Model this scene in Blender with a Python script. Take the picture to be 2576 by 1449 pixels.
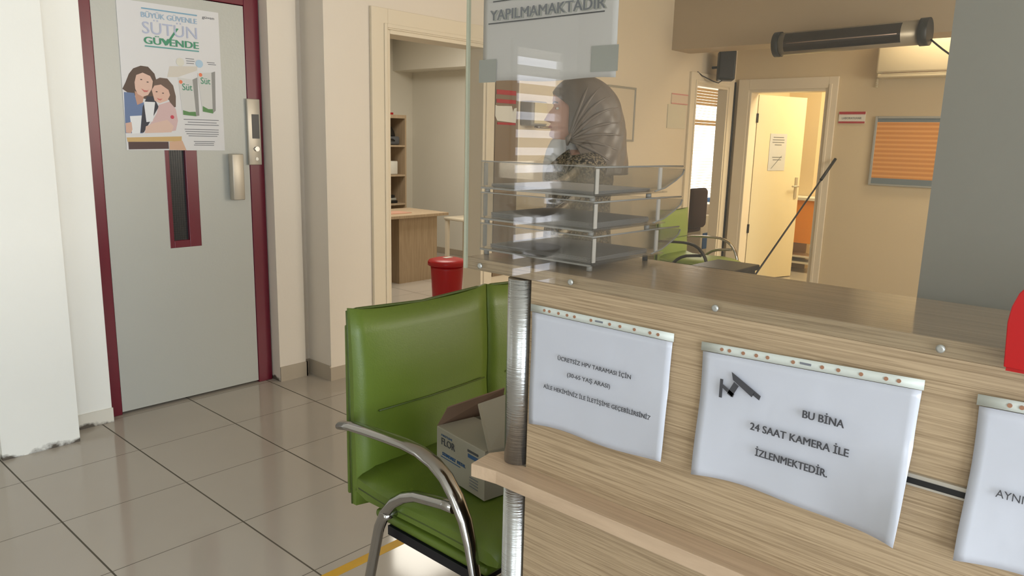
import bpy, bmesh, math, random
from mathutils import Vector, Matrix
random.seed(4)
for o in list(bpy.data.objects): bpy.data.objects.remove(o)
S = bpy.context.scene
COL = S.collection
PI = math.pi
# ------------------------------------------------------------------ camera
F_PX = 1893.41
AZ, PIT, ROLL, CH = 0.729295941, -0.195524642, 0.0247436728, 1.38357631
fw = Vector((math.cos(PIT)*math.cos(AZ), math.cos(PIT)*math.sin(AZ), math.sin(PIT)))
rt = Vector((math.sin(AZ), -math.cos(AZ), 0)); up = rt.cross(fw)
r2 = math.cos(ROLL)*rt + math.sin(ROLL)*up; u2 = -math.sin(ROLL)*rt + math.cos(ROLL)*up
cd = bpy.data.cameras.new('camera'); cam = bpy.data.objects.new('camera', cd); COL.objects.link(cam)
cd.sensor_width = 36; cd.lens = 36*F_PX/2576; cd.clip_start = 0.03; cd.clip_end = 60
M = Matrix((r2, u2, -fw)).transposed().to_4x4(); M.translation = (0, 0, CH); cam.matrix_world = M
S.camera = cam
# ------------------------------------------------------------------ world, lights, exposure
w = bpy.data.worlds.new('world'); S.world = w; w.use_nodes = True
w.node_tree.nodes['Background'].inputs[0].default_value = (0.75, 0.85, 1, 1)
w.node_tree.nodes['Background'].inputs[1].default_value = 0.6
S.view_settings.view_transform = 'Standard'; S.view_settings.look = 'None'
S.view_settings.gamma = 1; S.view_settings.use_curve_mapping = False
S.view_settings.exposure = -0.12
def area(name, loc, direction, sx, sy, power, col):
    l = bpy.data.lights.new(name, 'AREA'); l.shape = 'RECTANGLE'; l.size = sx; l.size_y = sy
    l.energy = power; l.color = col
    o = bpy.data.objects.new(name, l); COL.objects.link(o); o.location = loc
    o.rotation_euler = Vector(direction).to_track_quat('-Z', 'Y').to_euler()
    return o
COOL = (0.80, 0.90, 1.0); WARM = (1.0, 0.80, 0.55)
area('daylight_entrance', (-0.35, -2.50, 1.25), (0, 1, 0), 2.3, 2.1, 120, COOL)     # entrance glazing behind the camera
area('fill_left_window', (-2.50, -1.1, 1.55), (1, 0, 0), 2.3, 1.3, 20, COOL)  # fill from an unseen side window, added to cool the counter front
area('daylight_staff_window', (4.0, -2.50, 1.6), (0.0, 1, 0), 3.0, 1.3, 125, (1.0, 0.90, 0.74))
area('light_office_window', (9.0, 4.80, 1.35), (-0.3, -1, 0), 1.4, 1.3, 22, (1, 0.93, 0.8))
area('light_laboratory', (7.95, 1.95, 2.5), (0, 0.2, -1), 0.9, 0.9, 75, (1.0, 0.86, 0.55))
area('light_back_office', (4.6, 5.2, 2.52), (0, 0, -1), 1.2, 1.2, 50, (1.0, 0.94, 0.82))
area('light_staff_ceiling', (6.7, 1.2, 2.54), (0, 0, -1), 0.3, 1.6, 22, WARM)

# ------------------------------------------------------------------ materials
def newmat(name):
    m = bpy.data.materials.new(name); m.use_nodes = True
    return m, m.node_tree, m.node_tree.nodes['Principled BSDF']
def srgb(c):
    return tuple(((x/255)/12.92 if x/255 <= 0.04045 else ((x/255+0.055)/1.055)**2.4) for x in c) + (1,)
def mat(name, c, rough=0.6, metal=0.0, bump=0.0, bscale=60, var=0.0, vscale=3, coat=0.0, spec=0.5, emit=None, es=0, stretch=None):
    m, t, b = newmat(name); N = t.nodes; L = t.links
    col = srgb(c); b.inputs['Base Color'].default_value = col
    b.inputs['Roughness'].default_value = rough; b.inputs['Metallic'].default_value = metal
    b.inputs['Coat Weight'].default_value = coat; b.inputs['Specular IOR Level'].default_value = spec
    if emit: b.inputs['Emission Color'].default_value = srgb(emit); b.inputs['Emission Strength'].default_value = es
    tc = N.new('ShaderNodeTexCoord'); src = tc.outputs['Object']
    if stretch:
        mp = N.new('ShaderNodeMapping'); mp.inputs['Scale'].default_value = stretch; L.new(src, mp.inputs[0]); src = mp.outputs[0]
    if var:
        n = N.new('ShaderNodeTexNoise'); n.inputs['Scale'].default_value = vscale; n.inputs['Detail'].default_value = 4; L.new(src, n.inputs[0])
        r = N.new('ShaderNodeMix'); r.data_type = 'RGBA'
        r.inputs[6].default_value = tuple(x*(1-var) for x in col[:3])+(1,); r.inputs[7].default_value = tuple(min(1, x*(1+var)) for x in col[:3])+(1,)
        L.new(n.outputs[0], r.inputs[0]); L.new(r.outputs[2], b.inputs['Base Color'])
    if bump:
        n = N.new('ShaderNodeTexNoise'); n.inputs['Scale'].default_value = bscale; n.inputs['Detail'].default_value = 3; L.new(src, n.inputs[0])
        bp = N.new('ShaderNodeBump'); bp.inputs['Strength'].default_value = bump; bp.inputs['Distance'].default_value = 0.004
        L.new(n.outputs[0], bp.inputs['Height']); L.new(bp.outputs[0], b.inputs['Normal'])
    return m
def wood(name, base, dark, stretch, rough=0.4, amt=0.6, sharp=(0.42, 0.62)):
    m, t, b = newmat(name); N = t.nodes; L = t.links
    tc = N.new('ShaderNodeTexCoord'); mp = N.new('ShaderNodeMapping'); mp.inputs['Scale'].default_value = stretch
    L.new(tc.outputs['Object'], mp.inputs[0])
    n = N.new('ShaderNodeTexNoise'); n.inputs['Scale'].default_value = 1; n.inputs['Detail'].default_value = 5; n.inputs['Roughness'].default_value = 0.65
    n.inputs['Distortion'].default_value = 0.5
    L.new(mp.outputs[0], n.inputs[0])
    cr = N.new('ShaderNodeValToRGB'); cr.color_ramp.elements[0].position = sharp[0]; cr.color_ramp.elements[1].position = sharp[1]
    a, d = srgb(base), srgb(dark)
    cr.color_ramp.elements[0].color = tuple(a[i]*(1-amt)+d[i]*amt for i in range(3))+(1,); cr.color_ramp.elements[1].color = a
    L.new(n.outputs[0], cr.inputs[0]); L.new(cr.outputs[0], b.inputs['Base Color'])
    b.inputs['Roughness'].default_value = rough
    bp = N.new('ShaderNodeBump'); bp.inputs['Strength'].default_value = 0.15; bp.inputs['Distance'].default_value = 0.001
    L.new(n.outputs[0], bp.inputs['Height']); L.new(bp.outputs[0], b.inputs['Normal'])
    return m
def clear(name, tint=(0.95, 0.96, 0.95), k=1.0, rough=0.02, haze=0.0, hazecol=(200, 200, 195), base=0.04):
    """thin clear sheet: straight transmission plus a Schlick reflection"""
    m, t, b = newmat(name); N = t.nodes; L = t.links; N.remove(b); out = N['Material Output']
    tr = N.new('ShaderNodeBsdfTransparent'); tr.inputs[0].default_value = tint+(1,)
    gl = N.new('ShaderNodeBsdfGlossy'); gl.inputs['Roughness'].default_value = rough
    lw = N.new('ShaderNodeLayerWeight'); lw.inputs[0].default_value = 0.5
    p = N.new('ShaderNodeMath'); p.operation = 'POWER'; p.inputs[1].default_value = 5; L.new(lw.outputs['Facing'], p.inputs[0])
    q = N.new('ShaderNodeMath'); q.operation = 'MULTIPLY_ADD'; q.inputs[1].default_value = k*0.9; q.inputs[2].default_value = base; L.new(p.outputs[0], q.inputs[0])
    mx = N.new('ShaderNodeMixShader'); L.new(q.outputs[0], mx.inputs[0]); L.new(tr.outputs[0], mx.inputs[1]); L.new(gl.outputs[0], mx.inputs[2])
    last = mx
    if haze:
        d = N.new('ShaderNodeBsdfDiffuse'); d.inputs[0].default_value = srgb(hazecol)
        m2 = N.new('ShaderNodeMixShader'); m2.inputs[0].default_value = haze; L.new(mx.outputs[0], m2.inputs[1]); L.new(d.outputs[0], m2.inputs[2]); last = m2
    L.new(last.outputs[0], out.inputs[0]); return m
def emis(name, c, s):
    m, t, b = newmat(name); b.inputs['Base Color'].default_value = (0.8, 0.8, 0.8, 1)
    b.inputs['Emission Color'].default_value = srgb(c); b.inputs['Emission Strength'].default_value = s; return m
def floor_mat():
    m, t, b = newmat('floor_tiles'); N = t.nodes; L = t.links
    tc = N.new('ShaderNodeTexCoord'); sp = N.new('ShaderNodeSeparateXYZ'); L.new(tc.outputs['Object'], sp.inputs[0])
    def line(sock, off, width):
        a = N.new('ShaderNodeMath'); a.operation = 'SUBTRACT'; a.inputs[1].default_value = off; L.new(sock, a.inputs[0])
        p = N.new('ShaderNodeMath'); p.operation = 'PINGPONG'; p.inputs[1].default_value = 0.225; L.new(a.outputs[0], p.inputs[0])
        c = N.new('ShaderNodeMath'); c.operation = 'LESS_THAN'; c.inputs[1].default_value = width; L.new(p.outputs[0], c.inputs[0]); return c
    a = line(sp.outputs[0], 0.784, 0.0030); c = line(sp.outputs[1], 3.28, 0.0016)
    mx = N.new('ShaderNodeMath'); mx.operation = 'MAXIMUM'; L.new(a.outputs[0], mx.inputs[0]); L.new(c.outputs[0], mx.inputs[1])
    n = N.new('ShaderNodeTexNoise'); n.inputs['Scale'].default_value = 1.4; n.inputs['Detail'].default_value = 5; L.new(tc.outputs['Object'], n.inputs[0])
    tcol = N.new('ShaderNodeMix'); tcol.data_type = 'RGBA'; tcol.inputs[6].default_value = srgb((176, 167, 156)); tcol.inputs[7].default_value = srgb((188, 180, 169)); L.new(n.outputs[0], tcol.inputs[0])
    fc = N.new('ShaderNodeMix'); fc.data_type = 'RGBA'; fc.inputs[7].default_value = srgb((84, 78, 66)); L.new(mx.outputs[0], fc.inputs[0]); L.new(tcol.outputs[2], fc.inputs[6])
    L.new(fc.outputs[2], b.inputs['Base Color'])
    ro = N.new('ShaderNodeMath'); ro.operation = 'MULTIPLY_ADD'; ro.inputs[1].default_value = 0.6; ro.inputs[2].default_value = 0.10; L.new(mx.outputs[0], ro.inputs[0]); L.new(ro.outputs[0], b.inputs['Roughness'])
    bp = N.new('ShaderNodeBump'); bp.invert = True; bp.inputs['Strength'].default_value = 0.4; bp.inputs['Distance'].default_value = 0.002; L.new(mx.outputs[0], bp.inputs['Height']); L.new(bp.outputs[0], b.inputs['Normal'])
    return m
def wall_mat(name, c, dirty=0.0):
    m, t, b = newmat(name); N = t.nodes; L = t.links
    b.inputs['Roughness'].default_value = 0.55
    tc = N.new('ShaderNodeTexCoord')
    n = N.new('ShaderNodeTexNoise'); n.inputs['Scale'].default_value = 1.3; n.inputs['Detail'].default_value = 6; L.new(tc.outputs['Object'], n.inputs[0])
    mx = N.new('ShaderNodeMix'); mx.data_type = 'RGBA'; col = srgb(c)
    mx.inputs[6].default_value = tuple(x*0.95 for x in col[:3])+(1,); mx.inputs[7].default_value = tuple(min(1, x*1.03) for x in col[:3])+(1,)
    L.new(n.outputs[0], mx.inputs[0]); src = mx.outputs[2]
    if dirty:
        sp = N.new('ShaderNodeSeparateXYZ'); L.new(tc.outputs['Object'], sp.inputs[0])
        n2 = N.new('ShaderNodeTexNoise'); n2.inputs['Scale'].default_value = 14; n2.inputs['Detail'].default_value = 8; L.new(tc.outputs['Object'], n2.inputs[0])
        s = N.new('ShaderNodeMath'); s.operation = 'MULTIPLY_ADD'; s.inputs[1].default_value = 0.10; s.inputs[2].default_value = -0.045; L.new(n2.outputs[0], s.inputs[0])
        d = N.new('ShaderNodeMath'); d.operation = 'SUBTRACT'; L.new(s.outputs[0], d.inputs[0]); L.new(sp.outputs[2], d.inputs[1])
        e = N.new('ShaderNodeMapRange'); e.inputs['From Min'].default_value = -0.012; e.inputs['From Max'].default_value = 0.004; L.new(d.outputs[0], e.inputs[0])
        k = N.new('ShaderNodeMix'); k.data_type = 'RGBA'; k.inputs[7].default_value = srgb((92, 84, 74)); L.new(e.outputs[0], k.inputs[0]); L.new(src, k.inputs[6]); src = k.outputs[2]
    L.new(src, b.inputs['Base Color'])
    n3 = N.new('ShaderNodeTexNoise'); n3.inputs['Scale'].default_value = 45; L.new(tc.outputs['Object'], n3.inputs[0])
    bp = N.new('ShaderNodeBump'); bp.inputs['Strength'].default_value = 0.12; bp.inputs['Distance'].default_value = 0.004; L.new(n3.outputs[0], bp.inputs['Height']); L.new(bp.outputs[0], b.inputs['Normal'])
    return m
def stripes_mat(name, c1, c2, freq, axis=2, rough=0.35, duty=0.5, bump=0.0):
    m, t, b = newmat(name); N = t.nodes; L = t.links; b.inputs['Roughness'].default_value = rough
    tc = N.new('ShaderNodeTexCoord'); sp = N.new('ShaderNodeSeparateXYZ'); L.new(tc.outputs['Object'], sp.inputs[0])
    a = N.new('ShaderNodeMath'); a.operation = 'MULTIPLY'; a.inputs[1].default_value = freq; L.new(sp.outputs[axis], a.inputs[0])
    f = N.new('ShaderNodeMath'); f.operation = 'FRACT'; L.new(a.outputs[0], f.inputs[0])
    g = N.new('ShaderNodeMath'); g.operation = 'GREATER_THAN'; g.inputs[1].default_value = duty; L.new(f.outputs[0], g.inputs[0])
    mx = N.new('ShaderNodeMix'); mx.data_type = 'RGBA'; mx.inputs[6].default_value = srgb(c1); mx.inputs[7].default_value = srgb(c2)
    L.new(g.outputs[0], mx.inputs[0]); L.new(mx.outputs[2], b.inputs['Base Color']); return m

m_wall = wall_mat('cream_paint_neutral_lit', (226, 216, 202), dirty=1)  # front wall paint as seen in neutral light, lighting put into the colour
m_wallp = wall_mat('left_pier_paint_lit', (246, 246, 240), dirty=1)  # window light on the left pier is put into a lighter colour
m_wallw = wall_mat('white_wall_paint', (226, 222, 210), dirty=1)
m_wallb = wall_mat('beige_wall_paint', (214, 196, 162))
m_wallc = wall_mat('cream_paint_warm_lit', (224, 210, 186))  # same front wall paint, warmer staff-side light put into the colour
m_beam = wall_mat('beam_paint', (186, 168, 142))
m_ceil = mat('ceiling_paint', (225, 220, 208), 0.8)
m_floor = floor_mat()
m_skirt = mat('stone_skirting', (176, 164, 146), 0.35, var=0.08, vscale=8)
m_trim = mat('cream_door_trim', (226, 214, 192), 0.4, var=0.03)
m_brown = mat('brown_panel', (132, 112, 90), 0.5, var=0.05)
m_pillar = mat('grey_blue_panel', (132, 127, 117), 0.5, var=0.03)
m_oak = wood('oak_laminate', (179, 156, 125), (112, 90, 63), (20, 5.0, 400), 0.36, 0.6, (0.38, 0.58))
m_oaktop = wood('oak_laminate_top', (180, 156, 126), (140, 116, 90), (110, 2.0, 14), 0.13, 0.5, (0.35, 0.65))
m_oakshelf = wood('oak_laminate_ledge', (196, 170, 142), (150, 124, 98), (160, 3.0, 14), 0.3, 0.5, (0.35, 0.65))
m_desk = wood('pale_oak_desk', (188, 166, 138), (150, 128, 102), (60, 60, 3), 0.4, 0.4)
m_red = mat('dark_red_door_paint', (104, 14, 38), 0.3, var=0.05)
m_lift = mat('grey_lift_paint', (184, 185, 178), 0.36, bump=0.12, bscale=90, var=0.02)
m_alu = mat('brushed_aluminium', (192, 186, 174), 0.4, 0.6, bump=0.05, stretch=(1, 1, 60))
m_steel = mat('galvanised_tube', (190, 192, 192), 0.26, 0.95, bump=0.25, bscale=30, stretch=(1, 1, 12), var=0.12, vscale=20)
m_chrome = mat('chrome', (170, 168, 166), 0.14, 1.0)
m_black = mat('black_plastic', (16, 16, 17), 0.45)
m_blackm = mat('black_metal', (20, 22, 30), 0.4, 0.3)
m_dark = mat('dark_glass_mesh', (16, 18, 20), 0.3)
m_green = mat('green_leatherette', (92, 112, 36), 0.42, bump=0.1, bscale=220, var=0.06)
m_greend = mat('green_piping', (64, 80, 24), 0.5)
m_paper = mat('white_paper', (196, 197, 202), 0.55, bump=0.25, bscale=9)
m_sleeve = mat('glossy_sleeve_paper', (188, 190, 198), 0.28, bump=1.0, bscale=7, coat=0.25)
m_strip = mat('sleeve_edge_strip', (200, 204, 196), 0.4)
m_hole = mat('punched_hole', (150, 108, 82), 0.6)
m_ink = mat('black_ink', (62, 62, 66), 0.6)
m_inkl = mat('grey_ink', (112, 114, 120), 0.6)
m_tape = mat('frosted_sticky_tape', (158, 158, 150), 0.3)
m_glass = clear('counter_glass', (0.945, 0.945, 0.935), 1.0, 0.0, base=0.055)
m_glassedge = mat('glass_edge', (168, 168, 146), 0.3)
m_acryl = clear('clear_acrylic', (0.90, 0.895, 0.88), 1.0, 0.03, haze=0.035, hazecol=(190, 182, 172), base=0.05)
m_acedge = mat('acrylic_edge', (150, 146, 140), 0.25)
m_acpost = mat('frosted_acrylic_post', (214, 206, 196), 0.35)
m_tray_paper = mat('paper_in_tray', (205, 200, 200), 0.6)
m_card = mat('cardboard_box', (150, 144, 128), 0.75, bump=0.1, var=0.05)
m_cardin = mat('brown_cardboard_inside', (120, 96, 78), 0.8)
m_blue = mat('blue_print', (44, 78, 118), 0.6)
m_yellow = mat('yellow_floor_tape', (214, 164, 16), 0.5, var=0.1, vscale=20)
m_redpl = mat('red_plastic', (196, 10, 22), 0.3)
m_redbin = mat('dark_red_bin_plastic', (176, 12, 22), 0.35)
m_fold = mat('red_acrylic', (168, 0, 5), 0.3)
m_cable = mat('black_cable', (20, 18, 16), 0.5)
m_ac = mat('cream_appliance', (222, 210, 178), 0.4)
m_orange = stripes_mat('orange_sheet_blind_reflection', (226, 162, 84), (204, 136, 62), 26, 2, 0.25, 0.45)  # stripes paint the blind's reflection in the board glass over orange paper
m_frame = mat('silver_frame', (176, 176, 170), 0.3, 0.5)
m_bluegrey = mat('blue_grey_band', (112, 124, 132), 0.4)
m_signred = mat('sign_red', (176, 30, 40), 0.5)
m_white = mat('white_plastic', (226, 224, 216), 0.4)
m_orangeflat = mat('orange_cabinet_front', (238, 156, 40), 0.4)
m_skin = mat('skin', (206, 160, 140), 0.5)
m_scarf = mat('taupe_satin_scarf', (114, 103, 94), 0.4, var=0.1, vscale=6, bump=0.1, bscale=14)
m_knit = mat('dark_knit', (84, 72, 58), 0.9)
m_blouse = mat('pale_blouse', (200, 198, 196), 0.7)
m_trouser = mat('dark_trousers', (44, 42, 46), 0.8)
m_shoe = mat('black_shoe_leather', (22, 20, 20), 0.4)
m_lip = mat('lip', (160, 92, 86), 0.5)
m_brownchair = mat('brown_office_fabric', (74, 52, 48), 0.8)
m_leaf = mat('leaf_green', (40, 74, 30), 0.5)
m_sky = emis('bright_sky_pane', (235, 244, 255), 1.6)
m_sky4 = emis('blind_window_pane', (235, 240, 255), 3.0)
m_skyo = emis('overexposed_window_pane', (255, 252, 244), 3.0)
m_lamp = emis('lit_tube', (255, 250, 240), 4)
m_blind = mat('zebra_blind_fabric_glow', (214, 208, 198), 0.8, emit=(200, 196, 188), es=1.2)  # fabric made to glow, standing in for daylight behind it
m_blindw = mat('warm_blind_slat', (236, 206, 164), 0.7)
def knit_setup():
    N = m_knit.node_tree.nodes; L = m_knit.node_tree.links; b = N['Principled BSDF']
    tc = N.new('ShaderNodeTexCoord'); v = N.new('ShaderNodeTexVoronoi'); v.inputs['Scale'].default_value = 120; L.new(tc.outputs['Object'], v.inputs[0])
    cr = N.new('ShaderNodeValToRGB'); cr.color_ramp.elements[0].color = srgb((146, 130, 106)); cr.color_ramp.elements[1].color = srgb((34, 28, 22))
    cr.color_ramp.elements[0].position = 0.3; cr.color_ramp.elements[1].position = 0.62
    L.new(v.outputs['Distance'], cr.inputs[0]); L.new(cr.outputs[0], b.inputs['Base Color'])
knit_setup()

# ------------------------------------------------------------------ helpers
ORG = {}
class MB:
    def __init__(s): s.bm = bmesh.new(); s.mats = []
    def mi(s, m):
        if m is None: return 0
        if m not in s.mats: s.mats.append(m)
        return s.mats.index(m)
    def face(s, vs, m=None, smooth=False):
        try: f = s.bm.faces.new(vs)
        except ValueError: return None
        f.material_index = s.mi(m); f.smooth = smooth; return f
    def box(s, x0, x1, y0, y1, z0, z1, m=None, rot=None, about=None):
        P = [Vector((x, y, z)) for x in (x0, x1) for y in (y0, y1) for z in (z0, z1)]
        if rot:
            c = Vector(about) if about else Vector(((x0+x1)/2, (y0+y1)/2, (z0+z1)/2))
            P = [c + rot @ (p-c) for p in P]
        v = [s.bm.verts.new(p) for p in P]
        for q in ((0,1,3,2),(4,6,7,5),(0,4,5,1),(2,3,7,6),(0,2,6,4),(1,5,7,3)): s.face([v[i] for i in q], m)
        return s
    def rbox(s, x0, x1, y0, y1, z0, z1, r=0.01, m=None, seg=2, rot=None, about=None):
        b2 = bmesh.new(); bmesh.ops.create_cube(b2, size=1)
        for v in b2.verts: v.co = Vector(((x0+x1)/2+v.co.x*(x1-x0), (y0+y1)/2+v.co.y*(y1-y0), (z0+z1)/2+v.co.z*(z1-z0)))
        bmesh.ops.bevel(b2, geom=list(b2.edges), offset=r, segments=seg, affect='EDGES', profile=0.5)
        c = Vector(about) if about else Vector(((x0+x1)/2, (y0+y1)/2, (z0+z1)/2))
        mp = {}
        for v in b2.verts: mp[v] = s.bm.verts.new(c + rot @ (v.co-c) if rot else v.co)
        for f in b2.faces: s.face([mp[v] for v in f.verts], m, True)
        b2.free(); return s
    def tube(s, pts, r, m=None, n=12, flat=1.0, cap=True, radii=None, upv=None):
        pts = [Vector(p) for p in pts]; rings = []; prev = None
        for i, p in enumerate(pts):
            a = pts[max(i-1, 0)]; b = pts[min(i+1, len(pts)-1)]; d = (b-a).normalized()
            if prev is None:
                h = Vector(upv) if upv else (Vector((0, 0, 1)) if abs(d.z) < 0.9 else Vector((1, 0, 0)))
            else: h = prev
            x = (h - d*h.dot(d)).normalized(); y = d.cross(x); prev = x
            rr = radii[i] if radii else r
            rings.append([s.bm.verts.new(p + x*rr*flat*math.cos(2*PI*k/n) + y*rr*math.sin(2*PI*k/n)) for k in range(n)])
        for i in range(len(rings)-1):
            for k in range(n): s.face([rings[i][k], rings[i][(k+1) % n], rings[i+1][(k+1) % n], rings[i+1][k]], m, True)
        if cap: s.face(rings[0][::-1], m); s.face(rings[-1], m)
        return s
    def cyl(s, a, b, r, m=None, n=16, r2=None): return s.tube([a, b], r, m, n, radii=[r, r2 if r2 is not None else r])
    def lathe(s, prof, c, m=None, n=28, sx=1, sy=1):
        rings = [[s.bm.verts.new((c[0]+r*sx*math.cos(2*PI*k/n), c[1]+r*sy*math.sin(2*PI*k/n), c[2]+z)) for k in range(n)] for r, z in prof]
        for i in range(len(rings)-1):
            for k in range(n): s.face([rings[i][k], rings[i][(k+1) % n], rings[i+1][(k+1) % n], rings[i+1][k]], m, True)
        s.face(rings[0][::-1], m); s.face(rings[-1], m); return s
    def prism(s, poly, vec, m=None, smooth=False):
        a = [s.bm.verts.new(p) for p in poly]; b = [s.bm.verts.new(Vector(p)+Vector(vec)) for p in poly]
        n = len(a); s.face(a, m); s.face(b[::-1], m)
        for i in range(n): s.face([a[i], b[i], b[(i+1) % n], a[(i+1) % n]], m, smooth)
        return s
    def grid(s, fn, nu, nv, m=None, closed=False, both=0):
        g = [[s.bm.verts.new(fn(i/nu, j/nv)) for j in range(nv+1)] for i in range(nu+1)]
        for i in range(nu):
            for j in range(nv): s.face([g[i][j], g[i+1][j], g[i+1][j+1], g[i][j+1]], m, True)
        return s
    def build(s, name, m, parent=None, solid=0, bevel=0, sub=0, origin=None):
        me = bpy.data.meshes.new(name)
        org = ORG[parent.name] if parent is not None else Vector(origin if origin is not None else (0, 0, 0))
        for v in s.bm.verts: v.co -= org
        bmesh.ops.recalc_face_normals(s.bm, faces=list(s.bm.faces))
        s.bm.to_mesh(me); s.bm.free()
        mats = list(s.mats)
        if not mats: mats = [m]
        elif m is not None and m not in mats: pass
        for x in mats: me.materials.append(x)
        o = bpy.data.objects.new(name, me); COL.objects.link(o); ORG[o.name] = org
        if parent is not None: o.parent = parent
        else: o.location = org
        if solid: k = o.modifiers.new('t', 'SOLIDIFY'); k.thickness = solid; k.offset = 0
        if bevel: k = o.modifiers.new('b', 'BEVEL'); k.width = bevel; k.segments = 2; k.limit_method = 'ANGLE'; k.angle_limit = 0.6
        if sub: k = o.modifiers.new('s', 'SUBSURF'); k.levels = sub; k.render_levels = sub
        return o
def tag(o, label, cat, group=None):
    o['label'] = label; o['category'] = cat
    if group: o['group'] = group
    return o
def thing(name, loc, label, cat, group=None):
    o = bpy.data.objects.new(name, None); COL.objects.link(o); o.location = loc; o.empty_display_size = 0.1
    ORG[o.name] = Vector(loc); return tag(o, label, cat, group)
def struct(name, mb, m, **k):
    o = mb.build(name, m, **k); o['kind'] = 'structure'; return o
def B(*a, m=None): return MB().box(*a, m=m)
def text(name, s, h, loc, rot, m, parent=None, width=None, font_bold=0.0, shear=0, align='CENTER', depth=0.0003):
    c = bpy.data.curves.new(name, 'FONT'); c.body = s; c.size = h; c.align_x = align; c.extrude = depth; c.shear = shear
    c.resolution_u = 3
    t = bpy.data.objects.new(name, c); COL.objects.link(t)
    dg = bpy.context.evaluated_depsgraph_get(); dg.update()
    me = bpy.data.meshes.new_from_object(t.evaluated_get(dg)); me.name = name
    bpy.data.objects.remove(t); 
    if len(me.vertices):
        xs = [v.co.x for v in me.vertices]; wd = max(xs)-min(xs); sx = (width/wd) if width else 1
        mid = (max(xs)+min(xs))/2 if align == 'CENTER' else 0
        R = Matrix.Rotation(rot[2], 3, 'Z') @ Matrix.Rotation(rot[0], 3, 'X') if not isinstance(rot, Matrix) else rot
        tilt = Matrix.Rotation(rot[1], 3, 'Z') if not isinstance(rot, Matrix) else Matrix.Identity(3)
        org = ORG[parent.name] if parent is not None else Vector((0, 0, 0))
        for v in me.vertices:
            p = Vector(((v.co.x-mid)*sx, v.co.y, v.co.z)); v.co = Vector(loc) + R @ (tilt @ p) - org
    if font_bold and len(me.vertices):
        bmt = bmesh.new(); bmt.from_mesh(me)
        g = bmesh.ops.duplicate(bmt, geom=bmt.verts[:]+bmt.edges[:]+bmt.faces[:])
        sh = (R @ Vector((1, 0, 0)))*font_bold*2 + (R @ Vector((0, 0, 1)))*0.00005
        for e in g['geom']:
            if isinstance(e, bmesh.types.BMVert): e.co += sh
        bmt.to_mesh(me); bmt.free()
    me.materials.clear(); me.materials.append(m)
    o = bpy.data.objects.new(name, me); COL.objects.link(o); ORG[o.name] = ORG[parent.name] if parent is not None else Vector((0, 0, 0))
    if parent is not None: o.parent = parent
    return o
RY = (PI/2, 0, 0)            # facing -Y
RX = (PI/2, 0, -PI/2)        # facing -X

# ------------------------------------------------------------------ the room shell
CZ = 2.58
struct('floor', B(-2.7, 11.2, -2.7, 8.2, -0.1, 0.0), m_floor)
struct('ceiling', B(-2.7, 11.2, -2.7, 8.2, CZ, CZ+0.1), m_ceil)
struct('wall_left', MB().box(-2.7, -2.6, -2.7, 4.2, 0, 0.9).box(-2.7, -2.6, -2.7, 4.2, 2.2, CZ).box(-2.7, -2.6, -2.7, -2.3, 0.9, 2.2).box(-2.7, -2.6, 0.1, 4.2, 0.9, 2.2), m_wallw)
struct('wall_rear', MB().box(-2.6, -1.5, -2.7, -2.6, 0, CZ).box(0.8, 2.4, -2.7, -2.6, 0, CZ).box(-1.5, 0.8, -2.7, -2.6, 2.3, CZ)
       .box(2.4, 5.6, -2.7, -2.6, 0, 0.9).box(2.4, 5.6, -2.7, -2.6, 2.3, CZ).box(5.6, 7.3, -2.7, -2.6, 0, CZ), m_wallb)
# left of the lift: window wall, two stepped piers
struct('wall_front_left', MB().box(-2.6, -2.45, 3.62, 3.75, 0, CZ).box(-1.85, 0.79, 3.62, 3.75, 0, CZ).box(-2.45, -1.85, 3.62, 3.75, 2.06, CZ).box(-2.45, -1.85, 3.62, 3.75, 0, 0.12), m_wallw)
struct('wall_pier_left', MB().box(0.79, 1.09, 3.56, 4.1, 0, CZ).box(1.09, 1.285, 3.71, 4.1, 0, CZ), m_wallp)
struct('wall_above_lift', B(1.285, 2.178, 3.80, 4.1, 2.11, CZ), m_wall)
struct('wall_lift_shaft', MB().box(1.285, 2.178, 4.1, 4.2, 0, 2.4), m_dark)
struct('wall_pier_right', MB().box(2.178, 2.345, 3.69, 4.1, 0, CZ).box(2.345, 2.395, 3.73, 4.1, 0, CZ), m_wall)
struct('wall_front', MB().box(2.395, 2.807, 3.51, 3.66, 0, CZ).box(2.807, 3.615, 3.51, 3.66, 1.97, CZ).box(3.615, 3.70, 3.51, 3.66, 0, CZ).box(2.395, 2.55, 3.66, 4.1, 0, CZ), m_wall)
struct('wall_front_right', MB().box(3.70, 6.2, 3.51, 3.66, 0, CZ).box(6.2, 6.33, 3.51, 3.60, 0, CZ).box(6.33, 7.0, 3.51, 3.60, 1.92, CZ).box(7.0, 7.15, 3.51, 3.60, 0, CZ), m_wallc)
struct('wall_far', MB().box(7.15, 7.28, -2.6, 2.59, 0, CZ).box(7.15, 7.28, 2.59, 3.35, 1.905, CZ).box(7.15, 7.28, 3.35, 3.66, 0, CZ), m_wallb)
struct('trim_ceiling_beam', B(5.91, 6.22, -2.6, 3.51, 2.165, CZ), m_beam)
# back office behind door_1
struct('wall_back_office', MB().box(2.0, 6.2, 7.25, 7.35, 0, CZ).box(6.2, 6.3, 3.66, 7.35, 0, CZ).box(2.0, 2.1, 4.1, 7.35, 0, CZ).box(2.1, 2.55, 4.1, 4.2, 0, CZ), m_wallw)
struct('trim_office_beam', B(5.9, 6.2, 3.66, 7.25, 2.14, CZ), m_wallw)
struct('trim_office_pier', MB().box(5.45, 5.62, 7.1, 7.25, 0, CZ).box(5.72, 5.8, 7.16, 7.25, 0, CZ), m_wallw)
struct('baseboard_office', B(6.185, 6.2, 3.66, 7.25, 0, 0.07), m_skirt)
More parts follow.
